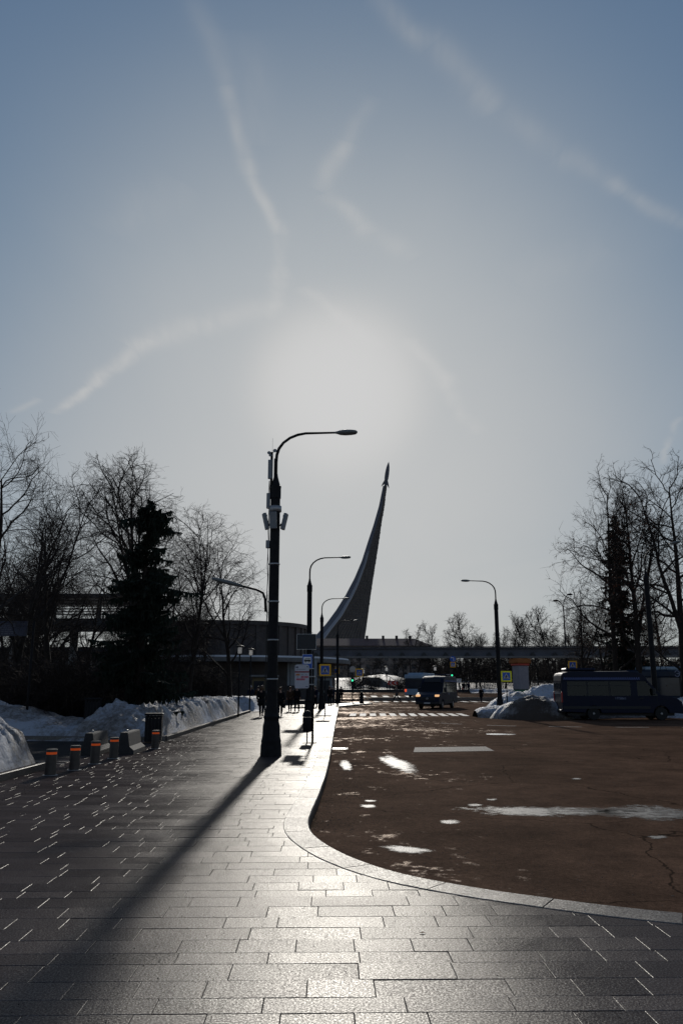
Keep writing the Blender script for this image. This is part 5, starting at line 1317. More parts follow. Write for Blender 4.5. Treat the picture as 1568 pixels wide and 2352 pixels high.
# zebra crossing: stripes
for i in range(12):
    px = 809 + i * 23.8; a = gp(px, 1644.5, RZ); w = .40
    lean = .03
    q = [(a.x - w / 2, a.y), (a.x + w / 2, a.y), (a.x + w / 2 + lean * 4.6, a.y + 4.6), (a.x - w / 2 + lean * 4.6, a.y + 4.6)]
    sheet('zebra_stripe', q, (0, .004), M_MARK)
for i in range(15):
    px = 842 + i * 21; a = gp(px, 1611 - .12 * i, RZ)
    if a.y > 96: a.y = 96
    sheet('zebra_stripe', [(a.x - .3, a.y), (a.x + .3, a.y), (a.x + .2, a.y + 4), (a.x - .4, a.y + 4)], (0, .004), M_MARK)
for i in range(9):
    x = 2.6 + i * 1.6; sheet('zebra_stripe', [(x, 112), (x + .8, 112), (x + .7, 116), (x - .1, 116)], (0, .02), M_MARK)
# lane dashes sweeping round to the right
arc = catmull([sgp(*p) for p in ((905, 1625), (930, 1645), (985, 1658), (1075, 1664), (1200, 1668), (1370, 1670), (1568, 1671), (1760, 1671))], 10); arc = resample(arc, .5)
i = 0
while i < len(arc) - 4:
    seg = arc[i:i + 4]; mbp = []
    for q in seg: mbp.append((q.x - .0, q.y - .06))
    for q in reversed(seg): mbp.append((q.x, q.y + .07))
    sheet('lane_dash', mbp, (0, .004), M_MARK); i += 6
arc2 = resample(catmull([sgp(*p) for p in ((800, 1622), (870, 1612), (930, 1606))], 10), .5)
sheet('edge_line', [(q.x, q.y - .08) for q in arc2] + [(q.x, q.y + .08) for q in reversed(arc2)], (0, .005), M_MARK)
# puddles and damp slicks
M_PUDDLE = bpy.data.materials.new('pale_puddle')
n, l, b = nodes_of(M_PUDDLE); b.inputs['Base Color'].default_value = (.12, .11, .10, 1); b.inputs['Roughness'].default_value = .55; b.inputs['IOR'].default_value = 1.33  # one pale grey base colour with a rough surface for all puddles
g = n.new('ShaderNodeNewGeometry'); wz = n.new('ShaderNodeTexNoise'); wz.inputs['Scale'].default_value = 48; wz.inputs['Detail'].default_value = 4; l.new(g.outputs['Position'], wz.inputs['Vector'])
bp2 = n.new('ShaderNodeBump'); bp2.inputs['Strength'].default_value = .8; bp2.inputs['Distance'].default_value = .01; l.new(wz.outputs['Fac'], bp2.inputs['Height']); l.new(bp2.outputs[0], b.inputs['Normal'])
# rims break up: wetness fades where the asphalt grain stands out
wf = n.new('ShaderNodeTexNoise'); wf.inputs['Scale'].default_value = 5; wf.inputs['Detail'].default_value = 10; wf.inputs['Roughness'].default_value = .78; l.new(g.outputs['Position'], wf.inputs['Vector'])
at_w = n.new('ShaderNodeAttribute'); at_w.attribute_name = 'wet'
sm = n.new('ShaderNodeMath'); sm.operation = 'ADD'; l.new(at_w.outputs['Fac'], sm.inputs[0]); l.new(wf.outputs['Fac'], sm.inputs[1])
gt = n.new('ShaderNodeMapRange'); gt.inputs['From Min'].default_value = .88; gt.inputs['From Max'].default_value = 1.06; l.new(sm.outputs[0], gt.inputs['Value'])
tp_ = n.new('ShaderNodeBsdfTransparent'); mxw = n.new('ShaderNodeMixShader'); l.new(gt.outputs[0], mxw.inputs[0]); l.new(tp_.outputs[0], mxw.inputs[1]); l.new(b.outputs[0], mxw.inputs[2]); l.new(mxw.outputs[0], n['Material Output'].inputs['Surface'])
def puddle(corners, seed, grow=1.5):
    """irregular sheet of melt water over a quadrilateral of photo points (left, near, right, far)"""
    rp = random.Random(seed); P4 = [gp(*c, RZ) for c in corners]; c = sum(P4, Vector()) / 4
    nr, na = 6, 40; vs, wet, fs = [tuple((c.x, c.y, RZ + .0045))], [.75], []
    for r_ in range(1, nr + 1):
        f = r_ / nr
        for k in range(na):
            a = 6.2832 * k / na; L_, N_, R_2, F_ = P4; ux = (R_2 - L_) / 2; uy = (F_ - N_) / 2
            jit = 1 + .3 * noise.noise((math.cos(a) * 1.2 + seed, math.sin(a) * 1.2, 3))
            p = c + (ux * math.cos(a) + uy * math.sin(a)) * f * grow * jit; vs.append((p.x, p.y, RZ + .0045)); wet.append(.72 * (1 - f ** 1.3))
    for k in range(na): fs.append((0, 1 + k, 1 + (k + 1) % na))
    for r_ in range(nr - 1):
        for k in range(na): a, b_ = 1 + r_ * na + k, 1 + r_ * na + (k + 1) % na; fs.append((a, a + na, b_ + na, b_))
    me = bpy.data.meshes.new('puddle'); me.from_pydata(vs, [], fs); me.materials.append(M_PUDDLE); a = me.attributes.new('wet', 'FLOAT', 'POINT'); a.data.foreach_set('value', wet); me.update()
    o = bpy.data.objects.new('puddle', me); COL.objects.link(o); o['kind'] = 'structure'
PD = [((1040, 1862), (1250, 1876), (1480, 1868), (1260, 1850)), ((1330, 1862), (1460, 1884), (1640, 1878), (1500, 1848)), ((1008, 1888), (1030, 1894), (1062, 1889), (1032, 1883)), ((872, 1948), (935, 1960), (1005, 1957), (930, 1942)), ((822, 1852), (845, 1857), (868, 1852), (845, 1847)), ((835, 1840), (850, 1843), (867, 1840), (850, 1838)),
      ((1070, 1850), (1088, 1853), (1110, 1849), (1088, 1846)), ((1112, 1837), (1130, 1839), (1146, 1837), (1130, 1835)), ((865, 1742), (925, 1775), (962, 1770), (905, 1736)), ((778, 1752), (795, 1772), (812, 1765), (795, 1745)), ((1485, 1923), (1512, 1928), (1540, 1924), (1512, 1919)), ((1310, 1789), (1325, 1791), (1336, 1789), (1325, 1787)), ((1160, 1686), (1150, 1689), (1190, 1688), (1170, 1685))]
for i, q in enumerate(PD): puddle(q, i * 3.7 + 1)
# repaired rectangle, manhole, drain
M_PATCH = mat('asphalt_patch', (.085, .07, .06), .8, var=.35, vscale=6, bump=.5, bscale=60, spec=.3)
q = [gp(*p, RZ) for p in ((945, 1728), (1136, 1725), (1112, 1715), (955, 1717))]
sheet('asphalt_patch', [(p.x + .05 * math.sin(p.y * 9), p.y) for p in q], (0, .006), M_PATCH)
mh = gp(1140, 1687, RZ); o = thing('manhole_cover', 'round iron manhole cover in the brown road', 'manhole', (mh.x, mh.y, RZ))
mb = MB(); mb.lathe([(.42, .003), (.42, .012), (.34, .014)], 24); mb.build('ring', M_STEEL, o)
mb = MB(); mb.lathe([(.33, .005), (.33, .016), (.02, .018)], 24); mb.build('lid', M_STEEL, o)
dg_ = gp(779, 1720.5, RZ); o = thing('drain_grate', 'iron drain grate beside the pavement kerb', 'drain', (dg_.x, dg_.y, RZ))
mb = MB(); 
for x0, x1, y0, y1 in ((-.26, .26, -.36, -.31), (-.26, .26, .31, .36), (-.26, -.21, -.31, .31), (.21, .26, -.31, .31)): mb.box(x0, x1, y0, y1, .003, .022)
mb.build('frame', M_IRON, o)
mb = MB(); mb.box(-.21, .21, -.31, .31, .003, .006); mb.build('pit', M_BLACK, o)
for i in range(7): mb = MB(); mb.box(-.185 + i * .055, -.16 + i * .055, -.309, .309, .0065, .02); mb.build('grate_bar', M_STEEL, o)
# grit and crumbs
M_GRIT = mat('grit', (.06, .05, .042), .9, var=.4)
gm = TM(); rg3 = random.Random(31)
def crumb(p, s):
    o_ = len(gm.v)
    for v in ((1, 0, 0), (-.5, .87, 0), (-.5, -.87, 0), (0, 0, 1.0)): gm.v.append((p[0] + v[0] * s * rg3.uniform(.6, 1.3), p[1] + v[1] * s * rg3.uniform(.6, 1.3), p[2] + v[2] * s * rg3.uniform(.5, 1)))
    gm.f += [(o_, o_ + 1, o_ + 3), (o_ + 1, o_ + 2, o_ + 3), (o_ + 2, o_, o_ + 3)]
for i in range(2600):
    k = rg3.randint(60, len(KERB) - 40); u = abs(rg3.gauss(0, .35)) + .03; p = KERB[k] - KN[k] * u; crumb((p.x + rg3.gauss(0, .1), p.y + rg3.gauss(0, .1), RZ), rg3.uniform(.004, .014))
for i in range(1500): crumb((rg3.uniform(0, 7), rg3.uniform(7.5, 22), RZ), rg3.uniform(.003, .011))
for i in range(500): crumb((rg3.uniform(-5, 3), rg3.uniform(4.5, 7), .001), rg3.uniform(.002, .006))
for i in range(900): crumb((rg3.uniform(-6.2, -5.2), rg3.uniform(6, 19), .001), rg3.uniform(.003, .012))
me = gm.mesh('grit_scatter', M_GRIT, False); o = bpy.data.objects.new('grit_scatter', me); COL.objects.link(o); o['kind'] = 'stuff'
lf = gp(969, 2144); mb = MB(); mb.add([(-.025, -.004, .006), (0, -.012, .012), (.03, 0, .005), (.004, .012, .01)], [(0, 1, 2, 3)]); tag(mb.build('fallen_leaf', M_DRYLEAF, loc=lf), 'small dark fallen leaf on the pale pavement slabs', 'leaf')
# ================================================================ VEHICLES   (local axes: x forward, y left, z up)
def paint(name, col, rough=.32):
    m = mat(name, col, rough, .0, var=.12, vscale=2.5, rvar=.06, spec=.22)
    b = m.node_tree.nodes['Principled BSDF']; b.inputs['Coat Weight'].default_value = .02; b.inputs['Coat Roughness'].default_value = .12; return m
M_NAVYP = paint('blue_car_paint', (.0018, .0048, .021), .5)
M_TRIMB = mat('black_trim', (.012, .012, .013), .6, var=.3, vscale=6)
M_TYRE = mat('tyre_rubber', (.012, .012, .012), .85, var=.3, vscale=10)
M_RIM = mat('wheel_rim', (.25, .25, .26), .4, .7, var=.2)
M_SEAT = mat('seat_cloth', (.02, .022, .028), .85, var=.3, vscale=6)
M_HEADL = mat('headlamp_glass', (.5, .5, .5), .15, .4)
M_HEADON = mat('lit_headlamp', (.9, .6, .35), .3, emit=(1, .55, .25), estr=1.6)
M_TAIL = mat('tail_lamp', (.35, .02, .015), .3)
M_TAILON = mat('lit_tail_lamp', (.5, .03, .02), .3, emit=(1, .12, .04), estr=1.5)
M_PLATE = mat('licence_plate', (.5, .5, .5), .5)
M_ZIG = mat('faint_pattern', (.06, .10, .30), .4)
M_LETTER = mat('pale_lettering', (.22, .25, .36), .5)
M_BUSW = paint('bus_pale_blue', (.30, .40, .50), .35)
M_BUSD = paint('bus_dark_blue', (.014, .026, .05), .35)

def wheel(parent, x, y, r, w=.24):
    s = 1 if y > 0 else -1
    M = Matrix.Translation((x, y, r)) @ Matrix.Rotation(R(90), 4, 'X')
    t = MB(); t.lathe([(r * .62, -w / 2), (r * .93, -w / 2), (r, -w * .35), (r, w * .35), (r * .93, w / 2), (r * .62, w / 2)], 24, 0, (0, 0, 0), M); wh = t.build('wheel', M_TYRE, parent, smooth=False)
    t = MB(); z = -s * w * .5; t.lathe([(r * .64, z - .01), (r * .60, z + .035 * s), (r * .2, z + .05 * s), (r * .18, z - .015 * s), (.01, z - .02 * s)], 16, 0, (0, 0, 0), M); t.build('rim', M_RIM, wh)
def arch(cx, r, z0, n=8):
    return [(cx - r * math.cos(math.pi * i / n), max(z0, .36 + r * math.sin(math.pi * i / n))) for i in range(n + 1)]
def strip(mb, a, c, y0, y1, th, sgn):
    """side panel: quad strip between lower points a (x,z) and upper points c, leaning from y0 to y1"""
    k = len(a)
    vs = [(x, sgn * y0, z) for x, z in a] + [(x, sgn * y1, z) for x, z in c] + [(x, sgn * (y0 - th), z) for x, z in a] + [(x, sgn * (y1 - th), z) for x, z in c]
    fs = []
    for i in range(k - 1): fs += [(i, i + 1, i + 1 + k, i + k), (i + 2 * k, i + 3 * k, i + 1 + 3 * k, i + 1 + 2 * k)]
    fs += [(0, k, 3 * k, 2 * k), (k - 1, 3 * k - 1, 4 * k - 1, 2 * k - 1)]
    for i in range(k - 1): fs += [(i, i + 2 * k, i + 1 + 2 * k, i + 1), (i + k, i + 1 + k, i + 1 + 3 * k, i + 3 * k)]
    mb.add(vs, fs)
def minibus(name, label, loc, rz, lights=False, plate=True):
    o = thing(name, label, 'minibus', loc, rz, 'blue minibuses')
    HWd = 1.0; ZB = 1.33; ZT = 2.12
    # lower body with wheel arches, bonnet and nose
    low = [(-3.33, .5), (-3.33, ZB), (2.0, ZB), (2.12, 1.38), (2.6, 1.30), (3.05, 1.16), (3.27, .98), (3.33, .62), (3.28, .40), (2.55, .40)] + arch(2.1, .44, .40)[::-1] + [(1.6, .40), (-1.1, .40)] + arch(-1.62, .44, .40)[::-1] + [(-2.15, .42), (-3.2, .46)]
    mb = MB(); mb.prism(low, -HWd, HWd)
    bod = mb.build('body', M_NAVYP, o)
    bv = bod.modifiers.new('bevel', 'BEVEL'); bv.width = .05; bv.segments = 2; bv.limit_method = 'ANGLE'; bv.angle_limit = R(40)
    # roof with rounded edge
    prof = [(-3.33, ZT), (-3.31, 2.42), (-3.22, 2.56), (-2.9, 2.64), (.55, 2.66), (.95, 2.62), (1.25, 2.50), (1.42, 2.30), (1.50, ZT)]
    mb = MB(); k = len(prof); ins = [.02, .05, .12, .2, .2, .18, .12, .06, .03]
    for s_, dy in ((-1, 0), (1, 0)):
        mb.v += [(x, s_ * (.965 - .5 * i_), z - (0 if i_ < .1 else .03)) for (x, z), i_ in zip(prof, [a * .25 for a in ins])]
    crown = [(x, 0, z + .035) for x, z in prof]
    q = len(prof); mb.v += crown
    for i in range(q - 1): mb.f += [(i, 2 * q + i, 2 * q + i + 1, i + 1), (2 * q + i, q + i, q + i + 1, 2 * q + i + 1)]
    mb.f += [tuple(range(q)), tuple(range(2 * q - 1, q - 1, -1)), (0, q - 1, 2 * q - 1, q), (q, 2 * q, 0)]
    mb.m = [0] * len(mb.f); rf = mb.build('roof', M_NAVYP, o)
    bv = rf.modifiers.new('bevel', 'BEVEL'); bv.width = .05; bv.segments = 2; bv.limit_method = 'ANGLE'; bv.angle_limit = R(25)
    # pillars on both sides; openings stay open and are glazed
    yb, yt = HWd - .005, .955
    for s_ in (-1, 1):
        for (a0, a1, c0, c1, m_) in ((-3.33, -3.02, -3.33, -3.0, M_NAVYP), (.50, .86, .50, .86, M_NAVYP), (1.98, 2.16, 1.36, 1.5, M_NAVYP)):
            mb = MB(); strip(mb, [(a0, ZB), (a1, ZB)], [(c0, ZT), (c1, ZT)], yb, yt, .07, s_); mb.build('pillar', m_, o)
        for x in (-1.95, -.72):
            mb = MB(); strip(mb, [(x, ZB), (x + .10, ZB)], [(x, ZT), (x + .10, ZT)], yb - .01, yt - .01, .05, s_); mb.build('window_post', M_TRIMB, o)
        for (a0, a1, c0, c1) in ((-3.02, -1.95, -3.0, -1.95), (-1.85, -.72, -1.85, -.72), (-.62, .50, -.62, .50), (.86, 1.98, .86, 1.36)):
            mb = MB(); strip(mb, [(a0, ZB), (a1, ZB)], [(c0, ZT), (c1, ZT)], yb - .012, yt - .012, .012, s_); gw = mb.build('side_window', M_GLASS, o)
        mb = MB(); strip(mb, [(-3.02, 1.86), (.50, 1.86)], [(-3.0, 1.895), (.50, 1.895)], .966, .964, .02, s_); mb.build('window_bar', M_TRIMB, o)
        mb = MB(); mb.bbox(1.62, 1.80, s_ * 1.02 if s_ > 0 else -1.22, 1.22 if s_ > 0 else -1.02, 1.38, 1.74, .03); mb.build('mirror', M_TRIMB, o)
        mb = MB(); mb.box(-3.30, 1.5, min(s_ * 1.001, s_ * 1.02), max(s_ * 1.001, s_ * 1.02), .62, .76); mb.build('rub_strip', M_TRIMB, o)
        mb = MB(); mb.box(.95, 1.15, min(s_ * 1.001, s_ * 1.03), max(s_ * 1.001, s_ * 1.03), 1.17, 1.21); mb.build('door_handle', M_TRIMB, o)
        for x in (.9, 1.93): mb = MB(); mb.box(x - .006, x + .006, min(s_ * 1.0005, s_ * 1.003), max(s_ * 1.0005, s_ * 1.003), .5, 1.32); mb.build('door_seam', M_TRIMB, o)
        mb = MB(); 
        for i in range(34): x = -3.2 + i * .125; strip(mb, [(x, 2.2), (x + .03, 2.2)], [(x + .06, 2.34), (x + .09, 2.34)], .972, .962, .004, s_); strip(mb, [(x + .09, 2.2), (x + .12, 2.2)], [(x + .06, 2.34), (x + .09, 2.34)], .973, .963, .004, s_)
        zz = mb.build('zigzag_band', M_ZIG, o); zz['kind'] = 'stuff'
        tx = text_mesh('17750ко', .17, M_LETTER, align='CENTER'); put(tx, 'fleet_number', o, (-.1, s_ * 1.003, 1.13), 0 if s_ < 0 else math.pi)
    # windscreen, rear window, destination display
    def slab4(p, nm, m_, th=.012):
        p = [Vector(x) for x in p]; nn = (p[1] - p[0]).cross(p[3] - p[0]).normalized() * th
        mb = MB(); mb.add(p + [x - nn for x in p], [(0, 1, 2, 3), (7, 6, 5, 4), (0, 4, 5, 1), (1, 5, 6, 2), (2, 6, 7, 3), (3, 7, 4, 0)]); return mb.build(nm, m_, o)
    slab4([(2.16, -.92, 1.36), (2.16, .92, 1.36), (1.52, .86, ZT), (1.52, -.86, ZT)], 'windscreen', M_GLASS)
    slab4([(1.53, -.72, ZT + .05), (1.53, .72, ZT + .05), (1.36, .66, 2.45), (1.36, -.66, 2.45)], 'destination_display', M_TRIMB)
    slab4([(-3.345, .8, 1.42), (-3.345, -.8, 1.42), (-3.345, -.78, 2.05), (-3.345, .78, 2.05)], 'rear_window', M_WINDARK)
    mb = MB(); mb.box(-3.33, -3.27, -.955, .955, ZB, ZT); mb.build('rear_panel', M_NAVYP, o)
    # interior
    for r_, x in enumerate((-2.8, -2.05, -1.3, -.55, .2, 1.25)):
        for y_ in ((-.55, .55) if r_ else (-.62, 0, .62)):
            if r_ == 4 and y_ < 0: continue
            mb = MB(); mb.bbox(x - .09, x + .05, y_ - .22, y_ + .22, ZB - .1, 1.80, .04); mb.bbox(x - .07, x + .02, y_ - .12, y_ + .12, 1.81, 1.97, .03); mb.build('seat', M_SEAT, o)
    mb = MB(); mb.bbox(1.85, 2.1, -.9, .9, 1.30, 1.42, .03); mb.build('dashboard', M_TRIMB, o)
    # front
    mb = MB(); mb.bbox(3.2, 3.40, -.97, .97, .36, .60, .05); mb.build('bumper', M_TRIMB, o)
    mb = MB(); mb.bbox(3.22, 3.345, -.62, .62, .66, .98, .03); gr = mb.build('grille', M_TRIMB, o)
    mb = MB(); mb.lathe([(.09, 0), (.09, .015), (.01, .02)], 14, 0, (0, 0, 0), Matrix.Translation((3.346, 0, .84)) @ Matrix.Rotation(R(90), 4, 'Y')); mb.v = [(x, y * 1.3, z) for x, y, z in mb.v]; mb.build('emblem', M_RIM, gr)
    for s_ in (-1, 1):
        mb = MB(); y0, y1 = sorted((s_ * .62, s_ * .985)); mb.bbox(2.92, 3.29, y0, y1, .98, 1.16, .04); mb.build('headlight', M_HEADON if lights else M_HEADL, o)
        mb = MB(); y0, y1 = sorted((s_ * .86, s_ * 1.003)); mb.bbox(-3.36, -3.28, y0, y1, .95, 1.55, .02); mb.build('tail_light', M_TAIL, o)
    mb = MB(); mb.box(3.401, 3.41, -.26, .26, .43, .54); mb.build('licence_plate', M_PLATE, o)
    mb = MB(); mb.bbox(-3.42, -3.2, -.95, .95, .40, .58, .04); mb.build('rear_bumper', M_TRIMB, o)
    mb = MB(); mb.bbox(-2.95, -1.25, -.55, .55, 2.69, 2.86, .06); mb.build('roof_unit', M_NAVYP, o)
    mb = MB(); mb.lathe([(.08, 2.68), (.06, 2.76), (.01, 2.78)], 10, 0, (.3, 0, 0)); mb.build('roof_beacon', M_TRIMB, o)
    for x in (2.1, -1.62):
        for y_ in (-.86, .86): wheel(o, x, y_, .355)
    mb = MB(); mb.box(-3.0, 2.9, -.7, .7, .24, .40); mb.build('underbody', M_TRIMB, o)
    return o
# parked minibus on the right, side on, nose to the right
Yp = 46.6; xc = (HX(1282, Yp) + HX(1556, Yp)) / 2
minibus('parked_minibus', 'dark blue minibus parked side on at the right before the snow', (xc, Yp, RZ), R(-2))
Yv = 68.0; minibus('oncoming_minibus', 'blue minibus with lit headlights driving towards the crossing', (HX(1001, Yv) + .35, Yv + 2.0, RZ), R(270 - 21), True)

def city_bus(label, loc, rz, m_body, txt=None, tail=False, L=11.8, H=3.25):
    o = thing('city_bus', label, 'bus', loc, rz, 'city buses'); h2 = L / 2; W2 = 1.25
    mb = MB(); mb.bbox(-h2, h2, -W2, W2, .32, 1.15, .08); mb.build('lower_body', m_body, o)
    mb = MB(); mb.bbox(-h2, h2, -W2, W2, 2.45, 3.0, .10); mb.build('roof_body', m_body, o)
    mb = MB(); mb.bbox(-h2 * .75, h2 * .5, -W2 * .85, W2 * .85, 3.0, H, .06); mb.build('roof_unit', M_BUSW, o)
    for s_ in (-1, 1):
        y0, y1 = sorted((s_ * (W2 - .03), s_ * (W2 - .07)))
        nwin = 6; ww = (L - .5) / nwin
        for i in range(nwin + 1):
            x = -h2 + .1 + i * ww; yy = sorted((s_ * (W2 - .01), s_ * (W2 - .1))); mb = MB(); mb.box(x, x + .14, yy[0], yy[1], 1.15, 2.45); mb.build('window_post', M_TRIMB, o)
            if i < nwin: mb = MB(); mb.box(x + .145, x + ww - .005, y0, y1, 1.15, 2.45); mb.build('side_window', M_WINDARK, o)
        for x in (-h2 + 2.6, h2 - 2.7): wheel(o, x, s_ * (W2 - .17), .48, .28)
        if txt: put(text_mesh(txt, .62, M_LETTER, align='CENTER'), 'lettering', o, (0, s_ * (W2 + .004), 2.52), 0 if s_ < 0 else math.pi)
    for e, nm in ((1, 'windscreen'), (-1, 'rear_window')):
        x0, x1 = sorted((e * (h2 - .02), e * (h2 - .06))); mb = MB(); mb.box(x0, x1, -W2 + .12, W2 - .12, 1.15, 2.45); mb.build(nm, M_WINDARK, o)
    for s_ in (-1, 1):
        y0, y1 = sorted((s_ * .95, s_ * 1.2)); mb = MB(); mb.box(-h2 - .02, -h2 - .001, y0, y1, .75, 1.1); mb.build('tail_light', M_TAILON if tail else M_TAIL, o)
        mb = MB(); mb.box(h2 + .001, h2 + .02, y0, y1, .65, .9); mb.build('headlight', M_HEADL, o)
    return o
city_bus('pale blue city bus seen from behind, left of the blue minibus', (HX(985, 112) - .6, 114, road_z(112)), R(72), M_BUSW, None, True)
city_bus('dark city bus with pale lettering at the right edge behind the lamp post', (HX(1575, 61) + 1.2, 61, RZ), R(0), M_BUSD, 'Это электробус')
# ================================================================ PEOPLE
M_SKIN = mat('skin', (.36, .20, .14), .6, var=.1)
def cloth(name, col): return mat(name, col, .9, var=.3, vscale=7, bump=.3, bscale=30, spec=.15)
M_COATK = cloth('black_coat', (.012, .012, .014)); M_COATB = cloth('brown_jacket', (.06, .035, .022)); M_COATG = cloth('grey_coat', (.07, .065, .075)); M_COATN = cloth('navy_coat', (.014, .018, .035))
M_TROUS = cloth('dark_trousers', (.012, .012, .016)); M_SHOE = mat('black_shoes', (.01, .01, .01), .5)
M_HAIRB = mat('brown_hair', (.10, .05, .022), .6, var=.3, vscale=20); M_HAIRD = mat('dark_hair', (.015, .012, .01), .6, var=.3, vscale=20); M_HATG = cloth('grey_knit_hat', (.30, .30, .32)); M_RED = cloth('red_bag_cloth', (.4, .03, .03))
def skin_obj(name, verts, edges, radii, m, parent, root=0, sub=1):
    me = bpy.data.meshes.new(name); me.from_pydata(verts, edges, []); o = bpy.data.objects.new(name, me); COL.objects.link(o); o.parent = parent
    md = o.modifiers.new('skin', 'SKIN'); sv = me.skin_vertices[0].data
    for i, r_ in enumerate(radii):
        rr_ = r_ if hasattr(r_, '__len__') else (r_, r_); sv[i].radius = rr_
    sv[root].use_root = True
    md.use_smooth_shade = True
    sb = o.modifiers.new('sub', 'SUBSURF'); sb.levels = sub; sb.render_levels = sub
    me.materials.append(m); return o
def person(loc, rz, label, H=1.7, stride=.5, phase=1, coat=None, trousers=None, hair=None, long_coat=False, bag=None, hood=False, hat=None, arm_bend=.3):
    """local axes: +y is the way the person faces"""
    coat, trousers, hair = coat or M_COATK, trousers or M_TROUS, hair or M_HAIRD
    o = thing('person', label, 'person', loc, rz, 'people on foot'); s = H / 1.7; o.scale = (s, s, s)
    st = stride * .5 * phase
    hipL, hipR = (-.095, 0, .86), (.095, 0, .86)
    def leg(hx, d):
        kz = .47; kn = (hx, d * .45 + .05, kz); an = (hx * .9, d - (.06 if d < 0 else 0), .09 + (.07 if d < -.1 else 0)); toe = (hx * .95, an[1] + .16, .04 + (.02 if d < -.1 else 0)); return kn, an, toe
    kL, aL, tL = leg(-.095, st); kR, aR, tR = leg(.095, -st)
    V = [(0, 0, .90), (0, .01, 1.12), (0, .0, 1.36), (0, .01, 1.46), (0, .03, 1.53), (0, .035, 1.60), (0, .03, 1.68), hipL, kL, aL, tL, hipR, kR, aR, tR]
    E = [(0, 1), (1, 2), (2, 3), (3, 4), (4, 5), (5, 6), (0, 7), (7, 8), (8, 9), (9, 10), (0, 11), (11, 12), (12, 13), (13, 14)]
    Rr = [(.14, .10), (.13, .095), (.16, .10), (.055, .055), (.062, .07), (.078, .092), (.05, .06), .085, .058, .042, .035, .085, .058, .042, .035]
    arms = []
    for sx, sw in ((-1, -st), (1, st)):
        sh_ = (sx * .19, 0, 1.39); el = (sx * .235, sw * .35 - .03, 1.12); wr = (sx * .23, sw * .8 + .06 + arm_bend * .2, .90 + arm_bend * .12); arms.append((sh_, el, wr))
        b0 = len(V); V += [sh_, el, wr]; E += [(2, b0), (b0, b0 + 1), (b0 + 1, b0 + 2)]; Rr += [.062, .048, .032]
        pm = (wr[0], wr[1] + .03, wr[2] - .075); V.append(pm); E.append((b0 + 2, b0 + 3)); Rr.append((.036, .022))
        for k, (dx, dl) in enumerate(((-.028, .055), (-.010, .068), (.009, .064), (.026, .05))):
            f1 = (pm[0] + dx, pm[1] + .012, pm[2] - dl * .6); f2 = (pm[0] + dx, pm[1] + .03, pm[2] - dl); b1_ = len(V); V += [f1, f2]; E += [(b0 + 3, b1_), (b1_, b1_ + 1)]; Rr += [.0085, .0075]
        th1 = (wr[0] - sx * .03, wr[1] + .045, wr[2] - .04); th2 = (wr[0] - sx * .038, wr[1] + .06, wr[2] - .075); b1_ = len(V); V += [th1, th2]; E += [(b0 + 2, b1_), (b1_, b1_ + 1)]; Rr += [.010, .0085]
    body = skin_obj('body', V, E, Rr, M_SKIN, o)
    # face: nose, ears, eyes
    mb = MB(); mb.add([(-.014, .115, 1.575), (.014, .115, 1.575), (0, .142, 1.572), (0, .115, 1.615)], [(0, 1, 2), (1, 3, 2), (3, 0, 2)]); mb.build('nose', M_SKIN, body)
    for sx in (-1, 1):
        mb = MB(); mb.ball((sx * .032, .112, 1.615), (.012, .008, .007), 8, 4); mb.build('eye', M_HAIRD, body)
        mb = MB(); mb.ball((sx * .083, .03, 1.60), (.012, .02, .03), 8, 5); mb.build('ear', M_SKIN, body)
    mb = MB(); mb.ball((0, .113, 1.545), (.022, .006, .006), 8, 4); mb.build('mouth', M_RED, body)
    # coat: torso and sleeves, with skirt when long
    hem = .62 if long_coat else .80
    CV = [(0, 0, .94), (0, .01, 1.14), (0, 0, 1.38), (0, .008, 1.455)]; CE = [(0, 1), (1, 2), (2, 3)]; CR = [(.185, .145), (.18, .14), (.185, .125), (.075, .075)]
    for (sh_, el, wr) in arms:
        b0 = len(CV); CV += [sh_, el, wr]; CE += [(2, b0), (b0, b0 + 1), (b0 + 1, b0 + 2)]; CR += [.085, .07, .052]
    ct = skin_obj('coat', CV, CE, CR, coat, o)
    mb = MB(); n_ = 16; lv = [(1.02, .188, .148), (.9, .205, .165), (hem, .215 if not long_coat else .235, .18)]
    for z, rx, ry in lv: mb.v += [(rx * math.cos(6.2832 * j / n_), ry * math.sin(6.2832 * j / n_) + .0, z) for j in range(n_)]
    for i in range(2): mb.f += [(i * n_ + j, i * n_ + (j + 1) % n_, (i + 1) * n_ + (j + 1) % n_, (i + 1) * n_ + j) for j in range(n_)]
    mb.f.append(tuple(2 * n_ + j for j in range(n_))); mb.m = [0] * len(mb.f); mb.build('coat_skirt', coat, ct, smooth=True)
    TV = [(0, 0, .90), hipL, kL, (aL[0], aL[1], aL[2] + .03), hipR, kR, (aR[0], aR[1], aR[2] + .03)]
    skin_obj('trousers', TV, [(0, 1), (1, 2), (2, 3), (0, 4), (4, 5), (5, 6)], [(.15, .12), .105, .08, .065, .105, .08, .065], trousers, o)
    for an, toe in ((aL, tL), (aR, tR)):
        mb = MB(); mb.ball((an[0], (an[1] + toe[1]) / 2, min(an[2], toe[2]) + .012), (.048, .14, .052), 10, 6); mb.build('shoe', M_SHOE, o, smooth=True)
    if hat: mb = MB(); mb.ball((0, .02, 1.655), (.105, .118, .095), 12, 7); mb.build('hat', hat, o, smooth=True)
    elif hood: mb = MB(); mb.ball((0, .0, 1.60), (.128, .115, .15), 12, 8); mb.build('hair', hair, o, smooth=True)
    else: mb = MB(); mb.ball((0, .005, 1.635), (.092, .108, .085), 12, 7); mb.build('hair', hair, o, smooth=True)
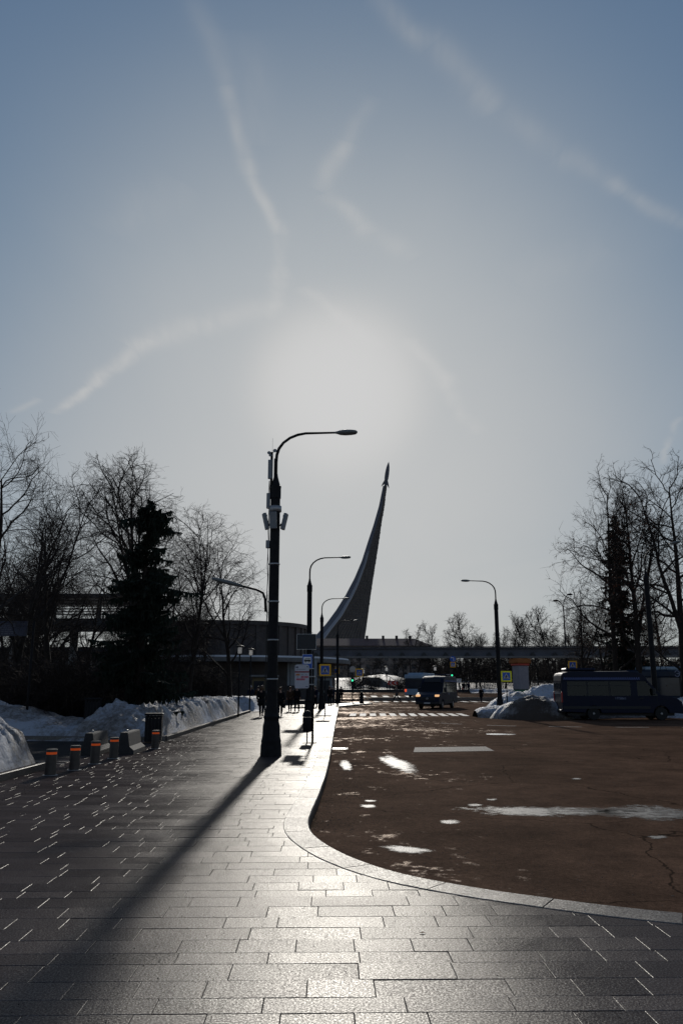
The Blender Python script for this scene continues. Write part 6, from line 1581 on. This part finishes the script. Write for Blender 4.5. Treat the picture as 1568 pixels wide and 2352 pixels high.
    if bag:
        wr = arms[1][2]; bg_ = MB(); bg_.bbox(wr[0] - .06, wr[0] + .08, wr[1] - .16, wr[1] + .16, wr[2] - .46, wr[2] - .16, .03); b_ = bg_.build('bag', bag, o)
        mb = MB(); mb.tube([(wr[0] + .01, wr[1] - .1, wr[2] - .17), (wr[0] + .01, wr[1], wr[2] - .05), (wr[0] + .01, wr[1] + .1, wr[2] - .17)], .012, 6); mb.build('bag_strap', bag, b_)
    return o
TOWARD, AWAY = math.pi, 0.0
def pf(px, Y, z=0.0): return Vector((HX(px, Y), Y, z))
person(pf(600, 47.2), AWAY, 'person in a long black coat with brown hair, left of the big lamp post', 1.72, .45, 1, M_COATK, hair=M_HAIRB, long_coat=True, hood=True)
person(pf(643, 48), AWAY + .1, 'person in black carrying a bag, right of the big lamp post', 1.66, .42, -1, M_COATK, hair=M_HAIRB, bag=M_COATK)
person(pf(666, 56.5), AWAY, 'walking person in a brown jacket between the first two lamp posts', 1.68, .55, 1, M_COATB, hair=M_HAIRB)
person(pf(681.5, 56.5), AWAY - .1, 'walking person in black with a grey hat beside the brown jacket', 1.76, .5, -1, M_COATK, hat=M_HATG)
person(pf(716, 66), TOWARD + .6, 'person standing by the glass shelter behind the second lamp post', 1.75, .1, 1, M_COATK)
person(pf(724, 67), TOWARD - .8, 'person standing at the kerb side of the glass shelter', 1.7, .1, -1, M_COATN)
person(pf(757, 76), TOWARD + .3, 'person in dark clothes waiting right of the third lamp post', 1.7, .1, 1, M_COATK, hair=M_HAIRB)
person(pf(763, 80), AWAY + .5, 'person with a light hat behind the third lamp post', 1.65, .2, 1, M_COATN, hat=M_HATG)
person(pf(783, 97, road_z(97)), AWAY, 'person in black stepping off the far pavement', 1.75, .3, 1, M_COATK)
person(pf(911, 97.5, road_z(97.5)), R(90), 'person in a grey coat striding across the zebra crossing', 1.78, .85, 1, M_COATG)
person(pf(1105, 93, RZ), AWAY + .4, 'person in a black coat walking left of the right snow heap', 1.72, .35, -1, M_COATK, long_coat=True)
person(pf(1065, 128, road_z(128)), TOWARD, 'person with a pale hat and red bag at the far kerb', 1.7, .2, 1, M_COATK, hat=M_HATG, bag=M_RED)
person(pf(1076, 128, road_z(128)), TOWARD, 'person with a pale hat, right one of the pair at the far kerb', 1.7, .2, -1, M_COATN, hat=M_HATG)
person(pf(575, 66), AWAY, 'person walking far off beyond the snow ridge', 1.72, .4, 1, M_COATN, hat=M_HATG)
person(pf(592, 68), AWAY + .2, 'person walking behind the one in the long black coat', 1.68, .4, -1, M_COATB)
